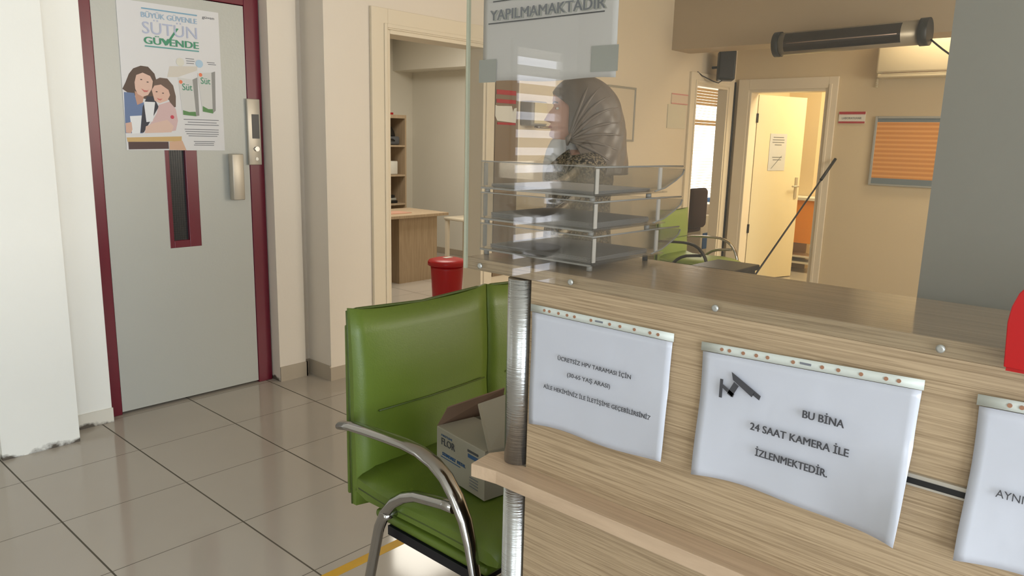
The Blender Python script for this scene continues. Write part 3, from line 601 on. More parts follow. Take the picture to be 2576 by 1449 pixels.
# ------------------------------------------------------------------ green seating
def arm(t, x, mt, y0=0.0, side='armrest'):
    a = [(1.60, .622), (1.55, .634), (1.48, .640), (1.40, .645), (1.33, .648), (1.28, .645), (1.23, .632), (1.19, .610), (1.155, .573), (1.125, .525), (1.107, .472), (1.090, .400), (1.078, .30), (1.068, .15), (1.062, .012)]
    rad = [.018, .020, .021, .021, .021, .021, .021, .021, .021, .020, .018, .016, .0155, .015, .015]
    o = MB(); o.tube([(x, y+y0, z) for y, z in a], .02, n=14, radii=rad, flat=0.62, upv=(0, 0, 1)); arm_o = o.build(side, mt, t)
    r = [(1.165, .541), (1.20, .538), (1.25, .530), (1.30, .522), (1.345, .503), (1.385, .475), (1.42, .435), (1.445, .385), (1.462, .32), (1.487, .225), (1.52, .10), (1.545, .012)]
    MB().tube([(x+.004, y+y0, z) for y, z in r], .0145, n=12).build('rear_leg', mt, t)
    for (y, z) in ((1.415, .428),):
        MB().cyl((x-.012, y+y0, z), (x+.045, y+y0, z), .012, n=10).build('bolt', m_chrome, t)
    for y in (1.062, 1.545): MB().cyl((x, y+y0, 0), (x, y+y0, .014), .019, n=14).build('foot_cap', m_black, t)
def cushion(x0, x1, y0=0.0):
    """wrap-around seat pad: a front-roll seat built as a thick profile swept in x"""
    prof = [(1.575, .505), (1.50, .478), (1.40, .474), (1.30, .480), (1.20, .486), (1.12, .480), (1.07, .462), (1.045, .435), (1.05, .405), (1.08, .392), (1.15, .396), (1.25, .402), (1.35, .398), (1.45, .392), (1.54, .388), (1.585, .42)]
    mb = MB(); nx_ = 10; rings = []
    for i in range(nx_+1):
        u = i/nx_; e = 1-(abs(2*u-1)**6)*0.55; x = x0+(x1-x0)*u
        cy, cz = 1.31, .437
        rings.append([mb.bm.verts.new((x, y0+cy+(a-cy)*(0.985+0.015*e), cz+(b_-cz)*e)) for a, b_ in prof])
    n = len(prof)
    for i in range(nx_):
        for k in range(n): mb.face([rings[i][k], rings[i][(k+1) % n], rings[i+1][(k+1) % n], rings[i+1][k]], None, True)
    mb.face(rings[0][::-1]); mb.face(rings[-1]); return mb
def backrest(x0, x1, y0=0.0):
    # side outline (y, z) of the padded back, top leans away
    front = [(1.560, .385), (1.553, .47), (1.556, .56), (1.570, .635), (1.566, .70), (1.570, .78), (1.582, .86), (1.592, .925)]
    back = [(1.618, .925), (1.628, .86), (1.622, .78), (1.612, .68), (1.606, .58), (1.604, .47), (1.606, .385)]
    prof = front+back; mb = MB(); nx_ = 12; rings = []
    for i in range(nx_+1):
        u = i/nx_; e = abs(2*u-1)**5; x = x0+(x1-x0)*u
        ring = []
        for k, (a, b_) in enumerate(prof):
            mid = 1.60
            a2 = mid+(a-mid)*(1-0.55*e); zz = b_ + (0.012*e if b_ > .9 else 0) - (0.006*math.sin(u*PI) if b_ > .9 else 0)
            ring.append(mb.bm.verts.new((x, a2+y0, zz)))
        rings.append(ring)
    n = len(prof)
    for i in range(nx_):
        for k in range(n): mb.face([rings[i][k], rings[i][(k+1) % n], rings[i+1][(k+1) % n], rings[i+1][k]], None, True)
    mb.face(rings[0][::-1]); mb.face(rings[-1]); return mb
def seat_unit(t, x0, x1, y0=0.0):
    bk = backrest(x0, x1, y0).build('backrest', m_green, t)
    mb = MB(); mb.tube([(x0+.002, 1.600+y0, .385), (x0+.002, 1.602+y0, .6), (x0+.002, 1.606+y0, .8), (x0+.002, 1.610+y0, .928), (x0+.03, 1.608+y0, .930), ((x0+x1)/2, 1.606+y0, .9195), (x1-.03, 1.608+y0, .930), (x1-.002, 1.610+y0, .928), (x1-.002, 1.606+y0, .8), (x1-.002, 1.602+y0, .6), (x1-.002, 1.600+y0, .385)], .0045, n=8)
    mb.build('piping', m_greend, bk)
    mb = MB(); mb.tube([(x0+.07, 1.567+y0, .645), ((x0+x1)/2, 1.5665+y0, .643), (x1-.03, 1.567+y0, .648)], .0028, n=6); mb.build('seam', m_greend, bk)
    MB().rbox(x0+.01, x1-.01, 1.625+y0, 1.637+y0, .40, .885, .005).build('back_shell', m_green, t)
    st = cushion(x0, x1, y0).build('seat', m_green, t)
    mb = MB(); mb.tube([(x0+.004, 1.57+y0, .44), (x0+.004, 1.45+y0, .432), (x0+.004, 1.3+y0, .436), (x0+.004, 1.12+y0, .436), (x0+.01, 1.045+y0, .43), ((x0+x1)/2, 1.038+y0, .432), (x1-.01, 1.045+y0, .43)], .005, n=8); mb.build('piping', m_greend, st)
    # folded under-pad
    MB().rbox(x0+.015, x1-.015, 1.10+y0, 1.52+y0, .368, .394, .010).build('under_pad', m_green, t)
    MB().box(x0+.012, x0+.034, 1.085+y0, 1.46+y0, .342, .368).box(x1-.034, x1-.012, 1.085+y0, 1.46+y0, .342, .368).box(x0+.034, x1-.034, 1.42+y0, 1.445+y0, .342, .368).box(x0+.034, x1-.034, 1.12+y0, 1.145+y0, .342, .368).build('seat_frame', m_blackm, t)['label'] = 'black steel seat frame'
bn = thing('waiting_bench', (1.66, 1.35, 0), 'green padded two-seat waiting bench with chrome arms at the counter end', 'bench')
seat_unit(bn, 1.150, 1.664); seat_unit(bn, 1.668, 2.16)
arm(bn, 1.118, m_chrome); arm(bn, 2.185, m_chrome)
m_gs, m_green = m_green, mat('lit_green_leatherette', (150, 172, 88), .45)  # same green leatherette, strong window light put into the colour
gc = thing('green_armchair', (5.9, 3.1, 0), 'green padded armchair with chrome arms in the far corner beside the doorway', 'chair')
seat_unit(gc, 5.68, 6.16, 1.79); arm(gc, 5.645, m_black, 1.79); arm(gc, 6.195, m_chrome, 1.79); gc.scale = (1, 1, .87)
m_green = m_gs
# added dark box standing in for the armchair's seat underside
dk = thing('dark_underside_box', (4.97, 2.4, 0), 'black box added in place of the dark seat underside of the green armchair', 'added box')
# carton on the bench
R = Matrix.Rotation(math.radians(-9), 3, 'Z'); ab = (1.30, 1.42, .48)
cb = thing('cardboard_carton', (1.40, 1.32, .482), 'open cardboard carton with blue and black print on the green bench', 'box')
def rb(x0, x1, y0, y1, z0, z1, name, m, par): return MB().box(x0, x1, y0, y1, z0, z1, rot=R, about=ab).build(name, m, par)
bx0, bx1, by0, by1, bz0, bz1 = 1.300, 1.520, 1.205, 1.420, .490, .618
MB().box(bx0, bx0+.004, by0, by1, bz0, bz1, rot=R, about=ab).box(bx1-.004, bx1, by0, by1, bz0, bz1, rot=R, about=ab).box(bx0+.004, bx1-.004, by0, by0+.004, bz0, bz1, rot=R, about=ab).box(bx0+.004, bx1-.004, by1-.004, by1, bz0, bz1, rot=R, about=ab).box(bx0+.004, bx1-.004, by0+.004, by1-.004, bz0, bz0+.004, rot=R, about=ab).build('box_body', m_card, cb)
def RP(x, y, z): c = Vector(ab); return c + R @ (Vector((x, y, z))-c)
def flap(pts, name='flap', m=None): return MB().prism([RP(*p) for p in pts], (0.0015, 0.001, 0.003)).build(name, m or m_card, cb)
flap([(bx0, by0, bz1), (bx0, by1, bz1), (bx0+.10, by1-.03, bz1+.012), (bx0+.11, by0+.03, bz1+.012)])
flap([(bx0, by1, bz1), (bx1, by1, bz1), (bx1-.03, by1-.05, bz1+.085), (bx0+.02, by1-.02, bz1+.055)], m=m_cardin)
flap([(bx0+.01, by0, bz1), (bx1, by0, bz1), (bx1-.02, by0+.085, bz1+.105), (bx0+.05, by0+.10, bz1+.085)])
flap([(bx1, by0, bz1), (bx1, by1, bz1), (bx1+.05, by1-.03, bz1+.06), (bx1+.05, by0+.03, bz1+.06)], m=m_cardin)
def fx(y, z, d=.0012): return RP(bx0-d, y, z)
Rb = R @ (Matrix.Rotation(-PI/2, 3, 'Z') @ Matrix.Rotation(PI/2, 3, 'X'))
text('printed_text', 'FLOR', .028, fx(1.366, .577), Rb, m_ink, cb, .062, .0006)
text('printed_text', 'STANDART  METAL', .013, fx(1.340, .548), Rb, m_blue, cb, .105, .001)
text('printed_text', 'PAKETLEME', .008, fx(1.372, .601), Rb, m_blue, cb, .05)
def fb(y0, y1, z0, z1, m, n='printed_mark'): MB().box(bx0-.0012, bx0-.0002, y0, y1, z0, z1, rot=R, about=ab).build(n, m, cb)
fb(1.232, 1.278, .598, .604, m_ink); fb(1.232, 1.276, .583, .593, m_blue); fb(1.31, 1.40, .541, .543, m_blue)
for zz in (.530, .522, .514, .506): fb(1.232, 1.268, zz, zz+.002, m_inkl)
# yellow tape on the floor
tag(B(0.95, 1.75, 1.850, 1.888, 0.0, 0.001).build('floor_tape', m_yellow, origin=(1.35, 1.869, 0)), 'strip of yellow tape on the floor tiles under the green bench', 'floor tape')

# ------------------------------------------------------------------ back office furniture
dkk = thing('office_desk', (4.8, 5.7, 0), 'pale oak desk seen through the near doorway', 'desk')
dz = 0.655
MB().box(3.6, 5.13, 5.45, 6.05, dz-.028, dz).build('desktop', m_desk, dkk, bevel=.002)
MB().box(4.54, 5.02, 5.50, 5.52, 0.0, dz-.028).build('side_panel', m_desk, dkk)
MB().box(4.54, 4.56, 5.52, 6.0, 0.0, dz-.028).build('end_panel', m_desk, dkk)
MB().box(3.62, 4.54, 5.97, 5.99, 0.2, dz-.028).build('modesty_panel', m_desk, dkk)
MB().box(3.62, 3.64, 5.5, 5.97, 0.0, dz-.028).build('end_panel', m_desk, dkk)
tag(B(4.35, 4.78, 5.60, 5.80, dz, dz+.006).build('desk_folder', mat('pinkish_folder', (196, 150, 128), .5), origin=(4.5, 5.7, dz)), 'flat orange-pink folder on the pale oak desk', 'folder')
bs = thing('bookshelf', (5.3, 6.98, 0), 'tall open oak shelf unit against the back office wall', 'shelf')
sx0, sx1, sy0, sy1 = 4.75, 5.76, 6.84, 7.22
MB().box(sx1-.02, sx1, sy0, sy1, 0, 1.62).build('side_panel', m_desk, bs); MB().box(sx0, sx0+.02, sy0, sy1, 0, 1.62).build('side_panel', m_desk, bs)
MB().box(sx0+.02, sx1-.02, sy1-.015, sy1, 0.02, 1.6).build('back_panel', m_desk, bs)
SZ = [0.02, .30, .615, .945, 1.28, 1.60]
for zz in SZ: B(sx0+.02, sx1-.02, sy0, sy1-.015, zz-.018, zz+.002 if zz < 1.6 else 1.62).build('shelf_board', m_desk, bs)
bg = thing('black_bag', (5.5, 7.0, 1.282), 'black and grey zipped bag on an upper shelf of the oak unit', 'bag')
MB().rbox(5.36, 5.70, 6.88, 7.08, 1.283, 1.38, .02).build('lower_body', mat('grey_fabric', (92, 94, 98), .7), bg)
MB().lathe([(.20, 0), (.20, .02), (.185, .06), (.14, .11), (.06, .13)], (5.52, 6.98, 1.38), sx=.85, sy=.48).build('domed_top', m_black, bg)
MB().tube([(5.45, 6.87, 1.33), (5.48, 6.86, 1.345), (5.58, 6.86, 1.345), (5.61, 6.87, 1.33)], .008, n=8).build('handle', m_black, bg)
for (x, z, w_, h_, lb) in ((5.46, .949, .12, .17, 'white jar with dark cap on the oak shelf unit, left of the carton'), (5.62, .949, .13, .15, 'white carton on the oak shelf unit, right of the jar')):
    if w_ == .12:
        j = thing('plastic_jar', (x, 6.95, z), lb, 'jar'); MB().lathe([(.055, 0), (.06, .02), (.06, .12), (.03, .15)], (x, 6.95, z)).build('jar_body', m_white, j); MB().lathe([(.03, .15), (.034, .155), (.034, .19)], (x, 6.95, z)).build('lid', m_inkl, j)
    else: tag(MB().rbox(x-.06, x+.06, 6.90, 7.02, z, z+h_, .006).build('small_carton', m_white, origin=(x, 6.96, z)), lb, 'box')
for k in range(3):
    tag(MB().rbox(5.36, 5.66-.02*k, 6.88, 7.05, .618+k*.032, .648+k*.032, .004).build('file_binder', (m_black, m_frame, m_black)[k], origin=(5.5, 6.96, .618+k*.032)), '%s binder lying in the pile on the lower oak shelf' % ('black bottom', 'silver middle', 'black topmost')[k], 'binder', 'binders on the lower shelf')
tag(B(5.30, 5.62, 6.90, 7.08, 1.62, 1.645).build('red_book', m_redbin, origin=(5.45, 7.0, 1.62)), 'flat red book on top of the oak shelf unit', 'book')
tag(B(5.40, 5.45, 6.92, 7.06, 1.645, 1.80).build('white_file', m_white, origin=(5.42, 7.0, 1.645)), 'upright white file standing on the red book', 'file')
# red pedal bin
PB = (3.96, 4.22); s_ = .93
rbn = thing('red_bin', (PB[0], PB[1], 0), 'red plastic bin with a domed lid in the near doorway', 'bin')
MB().lathe([(.100, 0), (.106, .01), (.126, .38), (.128, .41)], (PB[0], PB[1], 0), n=36).build('bin_body', m_redbin, rbn)
MB().lathe([(.134, .411), (.150, .414), (.150, .438), (.142, .452), (.10, .464), (.03, .468)], (PB[0], PB[1], 0), n=36).build('lid', m_redbin, rbn)
MB().rbox(PB[0]-.03, PB[0]+.045, PB[1]-.02, PB[1]+.02, .467, .472, .002).build('lid_label', m_white, rbn)['label'] = 'white sticker'
# white stool behind
st = thing('white_stool', (5.9, 6.2, 0), 'cream step stool behind the red bin', 'stool')
MB().rbox(5.62, 5.95, 5.70, 6.05, .50, .53, .008).build('seat', m_trim, st)
for (x, y) in ((5.65, 5.73), (5.92, 5.73), (5.65, 6.02), (5.92, 6.02)): B(x-.018, x+.018, y-.018, y+.018, 0, .50).build('leg', m_trim, st)
MB().box(5.67, 5.90, 5.72, 5.74, .24, .27).build('stretcher', m_trim, st)
# black chair edge at the left of the doorway view
oc = thing('black_visitor_chair', (3.85, 5.2, 0), 'black chair partly hidden by the near door frame', 'chair')
MB().rbox(3.50, 3.92, 5.24, 5.28, .42, .70, .015).build('backrest', m_black, oc); MB().rbox(3.50, 3.92, 4.86, 5.22, .36, .41, .015).build('seat', m_black, oc)
for (x, y) in ((3.53, 4.9), (3.89, 4.9), (3.53, 5.25), (3.91, 5.25)): MB().tube([(x, y, .36), (x+.02, y, 0)], .01, n=8).build('leg', m_black, oc)

# ------------------------------------------------------------------ staff side
def wall_frame_thing(name, label, cat, x0, x1, z0, z1, y=3.51, inner=m_paper, fr=m_frame, w_=.012):
    t = thing(name, ((x0+x1)/2, y, z0), label, cat)
    MB().box(x0, x0+w_, y-.018, y, z0, z1).box(x1-w_, x1, y-.018, y, z0, z1).box(x0+w_, x1-w_, y-.018, y, z0, z0+w_).box(x0+w_, x1-w_, y-.018, y, z1-w_, z1).build('frame', fr, t, bevel=.003)
    B(x0+w_, x1-w_, y-.010, y, z0+w_, z1-w_).build('sheet', inner, t); return t
wall_frame_thing('framed_notice', 'silver framed notice on the wall just behind the scarfed head', 'notice', 4.98, 5.372, 1.385, 1.815, inner=mat('cream_sheet', (214, 200, 176), .3), w_=.016)
tag(B(5.90, 6.21, 3.504, 3.51, 1.51, 1.714).build('laminated_notice', mat('laminate', (200, 196, 180), .15), origin=(6.05, 3.51, 1.51)), 'glossy laminated sheet under the pink-edged card left of the far doorway', 'notice')
pk = thing('pink_card', (6.08, 3.51, 1.72), 'pale card with pink edges above the laminated sheet', 'sign')
B(5.95, 6.23, 3.503, 3.51, 1.72, 1.81).build('card', mat('pale_card', (214, 196, 178), .4), pk)
MB().box(5.95, 6.23, 3.501, 3.503, 1.80, 1.81).box(5.95, 6.23, 3.501, 3.503, 1.72, 1.728).build('pink_edge', mat('pink', (206, 140, 136), .5), pk)
sd = thing('soap_dispenser', (4.05, 3.45, 1.46), 'cream wall dispenser seen through the counter glass', 'dispenser')
MB().rbox(3.965, 4.13, 3.40, 3.51, 1.475, 1.64, .012).build('body', mat('dispenser_grey', (150, 146, 138), .4), sd)
MB().rbox(3.985, 4.115, 3.392, 3.402, 1.49, 1.63, .004).build('front_cover', m_ac, sd)
MB().rbox(4.01, 4.14, 3.375, 3.42, 1.458, 1.476, .006).build('push_lever', m_chrome, sd)
# wall sign, board, AC
sg = thing('door_sign', (7.14, 2.38, 1.59), 'small white room sign with red bands beside the laboratory door', 'sign')
ys0, ys1 = 2.252, 2.478
B(7.142, 7.15, ys0, ys1, 1.594, 1.695).build('plate', m_white, sg)
for q in ((1.672, 1.695), (1.594, 1.610)): MB().box(7.139, 7.142, ys0, ys1, *q).build('red_band', m_signred, sg)
text('printed_text', 'LABORATUVAR', .026, (7.1395, (ys0+ys1)/2, 1.630), RX, m_inkl, sg, .17)
yb0, yb1 = 1.50, 2.160
nb = thing('notice_board', (7.13, 1.84, 1.06), 'framed wall board with orange sheet striped by a painted blind reflection and blue-grey lower band', 'board')
MB().box(7.12, 7.15, yb0, yb0+.02, 1.06, 1.655).box(7.12, 7.15, yb1-.02, yb1, 1.06, 1.655).box(7.12, 7.15, yb0+.02, yb1-.02, 1.06, 1.075).box(7.12, 7.15, yb0+.02, yb1-.02, 1.635, 1.655).build('frame', m_frame, nb, bevel=.003)
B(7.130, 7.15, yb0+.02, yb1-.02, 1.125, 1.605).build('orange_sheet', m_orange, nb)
B(7.130, 7.15, yb0+.02, yb1-.02, 1.075, 1.125).build('lower_band', m_bluegrey, nb); B(7.130, 7.15, yb0+.02, yb1-.02, 1.605, 1.635).build('header_band', m_bluegrey, nb)
ac = thing('air_conditioner', (7.05, 1.7, 1.97), 'cream wall air conditioner high on the far wall', 'air conditioner')
MB().rbox(6.95, 7.15, 1.25, 2.150, 2.0, 2.33, .02).build('housing', m_ac, ac)
MB().rbox(6.955, 7.10, 1.27, 2.135, 1.965, 1.998, .008).build('louvre', m_ac, ac); B(6.948, 6.952, 1.30, 2.10, 1.999, 2.004).build('air_slot', m_brown, ac)
mb = MB()
for i in range(34): mb.cyl((7.135, 2.185, 1.90+i*.014), (7.135, 2.185, 1.909+i*.014), .011, n=8)
tag(mb.build('corrugated_hose', m_ac, origin=(7.135, 2.185, 1.9)), 'pale corrugated drain hose hanging left of the air conditioner', 'hose')
# heater on beam
ht = thing('infrared_heater', (5.83, 1.97, 2.05), 'long tubular grey infrared heater with black end caps on the beam', 'heater')
HY0, HY1 = 1.455, 2.505; hz = lambda y: 2.127+(2.149-2.127)*(HY1-y)/(HY1-HY0)
HX = 5.72; hr = .082
pr = [(HX+hr*1.0*math.cos(a), hr*math.sin(a)) for a in [math.radians(d) for d in range(0, 360, 20)]]
def hbar(y0, y1, r, m, name, par=None, x=HX, n=24): return MB().tube([(x, y0, hz(y0)), (x, y1, hz(y1))], r, n=n, upv=(0, 0, 1)).build(name, m, par or ht)
hbar(HY0+.05, HY1-.04, hr, mat('heater_grey', (150, 140, 122), .35, .4), 'housing')
hbar(HY0, HY0+.055, hr+.009, m_black, 'end_cap'); hbar(HY1-.045, HY1, hr+.009, m_black, 'end_cap')
mb = MB()
ang0 = [math.radians(a) for a in range(128, 238, 10)]
ya, yb_ = HY0+.16, HY1-.09
vs = [[mb.bm.verts.new((HX+(hr+.0015)*math.cos(a), y, hz(y)+(hr+.0015)*math.sin(a))) for a in ang0] for y in (ya, yb_)]
for k in range(len(ang0)-1): mb.face([vs[0][k], vs[0][k+1], vs[1][k+1], vs[1][k]], None, True)
rf_ = mb.build('reflector', mat('dark_reflector', (70, 62, 56), .16, .85, bump=.3, bscale=7, stretch=(1, .6, 3)), ht)
MB().tube([(HX-hr-.004, ya+.02, hz(ya)-.008), (HX-hr-.004, yb_-.02, hz(yb_)-.008)], .004, n=8).build('heating_element', mat('element', (170, 150, 140), .2, .6), rf_)
for y in (HY0+.22, HY1-.22): MB().box(HX+.03, 5.91, y-.015, y+.015, hz(y)+.045, hz(y)+.06).box(5.904, 5.91, y-.02, y+.02, hz(y)+.045, hz(y)+.09).build('bracket', m_blackm, ht)
mb = MB(); c0, c1 = Vector((5.74, 1.45, 2.10)), Vector((5.74, 1.04, 1.90))
mb.tube([c0.lerp(c1, t_/10)+Vector((0, 0, -.05*math.sin(PI*t_/10))) for t_ in range(11)], .006, n=8); mb.build('power_cable', m_cable, ht)
# pillar
struct('wall_pillar_right', B(1.372, 2.0, -1.6, 0.318, 0, CZ), m_pillar)
# speaker
sp = thing('wall_speaker', (6.55, 3.36, 1.96), 'black loudspeaker hung in the corner above the far doorway', 'speaker')
Rs = Matrix.Rotation(math.radians(32), 3, 'Z'); ca = (6.62, 3.37, 2.09)
MB().rbox(6.50, 6.70, 3.28, 3.43, 1.955, 2.215, .014, rot=Rs, about=ca).build('cabinet', m_black, sp)
MB().box(6.493, 6.500, 3.295, 3.415, 1.975, 2.195, rot=Rs, about=ca).build('grille', mat('grille', (44, 42, 42), .7, bump=.4, bscale=300), sp)
MB().tube([(6.64, 3.42, 2.08), (6.66, 3.51, 2.08)], .012, n=8).build('bracket', m_blackm, sp)
MB().tube([(6.58, 3.36, 1.957), (6.53, 3.37, 1.93), (6.50, 3.40, 1.94), (6.42, 3.48, 1.99), (6.36, 3.495, 2.02)], .005, n=6).build('speaker_cable', m_cable, sp)
cc = MB(); cc.tube([(7.12, 3.495, 1.98), (7.125, 3.495, 1.4), (7.125, 3.495, .05)], .013, n=8)
tag(cc.build('corner_cable', m_cable, origin=(7.12, 3.49, 0)), 'dark vertical cable conduit running down the far wall corner', 'cable')
# mop handle leaning
mp_ = thing('mop', (6.05, 2.80, 0), 'black mop stick leaning from the floor to the laboratory door frame', 'mop')
A_ = Vector((5.62, 2.651, .05)); Z_ = Vector((7.112, 2.46, 1.275)); 
MB().tube([A_, Z_], .008, n=10).build('handle', m_black, mp_)
MB().tube([A_.lerp(Z_, .85), Z_], .014, n=10).build('grip', m_black, mp_)
MB().lathe([(.10, 0), (.11, .02), (.05, .06), (.02, .09)], (5.62, 2.651, 0), n=20).build('mop_head', m_frame, mp_)
# dark box added for the seat underside
B(4.78, 5.16, 2.26, 2.55, 0, .50).build('added_box_body', m_black, dk, bevel=.01); B(4.76, 5.18, 2.24, 2.57, .50, .54).build('lid', m_black, dk, bevel=.008)
MB().tube([(4.755, 2.34, .515), (4.735, 2.345, .515), (4.735, 2.465, .515), (4.755, 2.47, .515)], .007, n=8).build('handle', m_frame, dk)
for yy in (2.30, 2.51): MB().rbox(4.752, 4.762, yy-.015, yy+.015, .47, .52, .002).build('added_box_latch', m_frame, dk)
# beyond door 2
of = thing('brown_office_chair', (7.95, 4.35, 0), 'brown fabric swivel chair in the room beyond the far doorway', 'chair')
MB().rbox(7.72, 8.12, 4.20, 4.28, .42, .88, .05, seg=3).build('backrest', m_brownchair, of)
MB().rbox(7.70, 8.14, 4.28, 4.72, .36, .43, .03).build('seat', m_brownchair, of)
MB().cyl((7.92, 4.5, .10), (7.92, 4.5, .36), .03).build('gas_column', m_black, of)
for k in range(5):
    a = k*2*PI/5; MB().tube([(7.92, 4.5, .10), (7.92+.26*math.cos(a), 4.5+.26*math.sin(a), .05)], .018, n=8).build('base_arm', m_black, of)
    MB().cyl((7.92+.26*math.cos(a), 4.5+.26*math.sin(a)-.012, .028), (7.92+.26*math.cos(a), 4.5+.26*math.sin(a)+.012, .028), .028, n=12).build('castor', m_black, of)
cbn = thing('medicine_cabinet', (9.25, 4.67, 0), 'low white cabinet with blue doors under the bright window', 'cabinet')
MB().rbox(8.55, 9.95, 4.50, 4.84, 0, .50, .01).build('body', m_white, cbn)
for k in range(3): MB().box(8.60+k*.45, 9.0+k*.45, 4.49, 4.50, .08, .28).build('door', mat('blue_door', (40, 96, 168), .5), cbn)
for k, (y, c_) in enumerate(((9.36, 'blue'), (8.95, 'white'))):
    tag(MB().rbox(y-.15, y+.15, 4.54, 4.80, .502, .502+(.18, .13)[k], .006).build('supply_box', mat('sb_'+c_, (44, 104, 176) if k == 0 else (222, 214, 206), .5), origin=(y, 4.67, .502)), '%s supply box on the low cabinet under the bright window' % c_, 'box', 'supply boxes')
# laboratory
oc_ = thing('orange_cabinet', (8.45, 3.2, 0), 'orange-fronted cabinet on white legs inside the yellow lit room', 'cabinet')
B(8.30, 8.60, 2.86, 3.42, .33, .80).build('orange_front', m_orangeflat, oc_)
B(8.28, 8.61, 2.84, 3.44, .801, .83).build('worktop', m_white, oc_)
MB().box(8.3, 8.6, 2.86, 3.42, .10, .12).box(8.3, 8.6, 2.86, 3.42, .17, .185).build('shelf', m_white, oc_)
for (x, y) in ((8.32, 2.88), (8.58, 2.88), (8.32, 3.40), (8.58, 3.40)): B(x-.015, x+.015, y-.015, y+.015, 0, .33).build('leg', m_frame, oc_)
# plant stand reflected in the glass
PX, PY = -1.24, 2.85
ps = thing('plant_stand', (PX, PY, 0), 'white metal stand with two dark bowls near the blind window, mirrored in the glass', 'plant stand')
MB().cyl((PX, PY, .50), (PX, PY, 1.0), .012).build('pole', m_white, ps)
for a in (0.3, 2.4, 4.5): MB().tube([(PX, PY, .52), (PX+.17*math.cos(a), PY+.17*math.sin(a), 0)], .009, n=8).build('leg', m_black, ps)
for zz in (.70, .94): MB().lathe([(.05, 0), (.12, .02), (.16, .06), (.168, .065)], (PX, PY, zz), n=28).build('bowl', mat('bowl_grey', (90, 80, 76), .3), ps)
tag(MB().rbox(PX-.02, PX+.13, PY-.06, PY+.06, 1.002, 1.06, .006).build('white_tray', m_white, origin=(PX, PY, 1.0)), 'small white box lying in the upper bowl of the plant stand', 'box')
QX, QY = -1.62, 2.95
pd = thing('plant_pedestal', (QX, QY, 0), 'slim white pedestal under the leafy pot plant', 'pedestal')
MB().cyl((QX, QY, .02), (QX, QY, 1.0), .018).build('column', m_white, pd); MB().lathe([(.14, 0), (.14, .015), (.02, .03)], (QX, QY, 0), n=24).build('foot_plate', m_white, pd); MB().lathe([(.08, 0), (.085, .01)], (QX, QY, 1.0), n=24).build('top_plate', m_white, pd)
pl = thing('spider_plant', (QX, QY, 1.0), 'leafy green potted plant mirrored in the glass', 'plant')
MB().lathe([(.055, 0), (.075, .10), (.08, .105)], (QX, QY, 1.012), n=24).build('pot', m_white, pl)
mb = MB()
for k in range(14):
    a = random.uniform(0, 2*PI); l = random.uniform(.12, .22); hh = random.uniform(.12, .30)
    pts = [Vector((QX, QY, 1.11)) + Vector((math.cos(a)*l*t_, math.sin(a)*l*t_, hh*math.sin(t_*2.2))) for t_ in (0, .25, .5, .75, 1)]
    mb.tube(pts, .01, n=5, radii=[.004, .009, .010, .008, .002], flat=.2)
mb.build('foliage', m_leaf, pl)

# ------------------------------------------------------------------ the person
PC = Vector((2.377, 1.786, 0)); FD = Vector((-.667, .745, 0)).normalized(); LD = Vector((0, 0, 1)).cross(FD)   # facing, her left
pe = thing('person', (PC.x, PC.y, 0), 'person in a taupe headscarf and dark knit cardigan standing in profile behind the letter trays', 'person')
def W(f, l, z): return PC + FD*f + LD*l + Vector((0, 0, z))
def skin_mesh(name, verts, edges, m, par, sub=2, root=0):
    me = bpy.data.meshes.new(name); org = ORG[par.name]
    me.from_pydata([W(*v[:3])-org for v in verts], edges, [])
    o = bpy.data.objects.new(name, me); COL.objects.link(o); o.parent = par; ORG[o.name] = org
    k = o.modifiers.new('skin', 'SKIN'); k.use_smooth_shade = True
    for i, v in enumerate(me.skin_vertices[0].data):
        r = verts[i][3]; v.radius = (r, r) if not isinstance(r, tuple) else r
        v.use_root = (i == root)
    s = o.modifiers.new('s', 'SUBSURF'); s.levels = sub; s.render_levels = sub
    me.materials.append(m); return o
def bake(o):
    dg = bpy.context.evaluated_depsgraph_get(); dg.update()
    me = bpy.data.meshes.new_from_object(o.evaluated_get(dg)); o.modifiers.clear(); o.data = me; return o
# head profile slices: z, front, back, half width
HZ = 1.394
slices = [(-.022, .060, -.035, .045), (-.010, .098, -.045, .050), (.004, .112, -.055, .056), (.018, .116, -.062, .061), (.030, .110, -.068, .064), (.040, .115, -.074, .066), (.048, .112, -.078, .067), (.058, .112, -.082, .068),
          (.068, .110, -.086, .070), (.080, .110, -.090, .071), (.095, .108, -.094, .072), (.110, .104, -.097, .073), (.120, .105, -.099, .074), (.135, .110, -.100, .075), (.155, .108, -.099, .075), (.175, .098, -.094, .073), (.195, .080, -.082, .066), (.210, .055, -.062, .052), (.219, .025, -.035, .030)]
def head_mesh(mb):
    n = 40; rings = []
    for (z, f, b_, w_) in slices:
        ring = []
        for k in range(n):
            a = 2*PI*k/n; c, s = math.cos(a), math.sin(a)
            x = (f if c > 0 else -b_)*abs(c)**0.9*(1 if c > 0 else -1); y = w_*abs(s)**0.9*(1 if s > 0 else -1)
            # nose
            if c > 0:
                zn = z-.062; prof = 0
                if 0 <= zn <= .055: prof = .030*(1-zn/.055)**0.9
                elif -.010 <= zn < 0: prof = .030*(1+zn/.010)
                x += prof*math.exp(-(y/.011)**2)
                x += .006*math.exp(-(y/.018)**2)*(math.exp(-((z-.044)/.005)**2)+math.exp(-((z-.033)/.005)**2))
                x += .006*math.exp(-(y/.02)**2)*math.exp(-((z-.006)/.010)**2)
                x -= .010*math.exp(-((abs(y)-.030)/.013)**2)*math.exp(-((z-.108)/.012)**2)
            ring.append(mb.bm.verts.new(W(x+.005, y, HZ+z)))
        rings.append(ring)
    for i in range(len(rings)-1):
        for k in range(n): mb.face([rings[i][k], rings[i][(k+1) % n], rings[i+1][(k+1) % n], rings[i+1][k]], None, True)
    mb.face(rings[0][::-1]); mb.face(rings[-1])
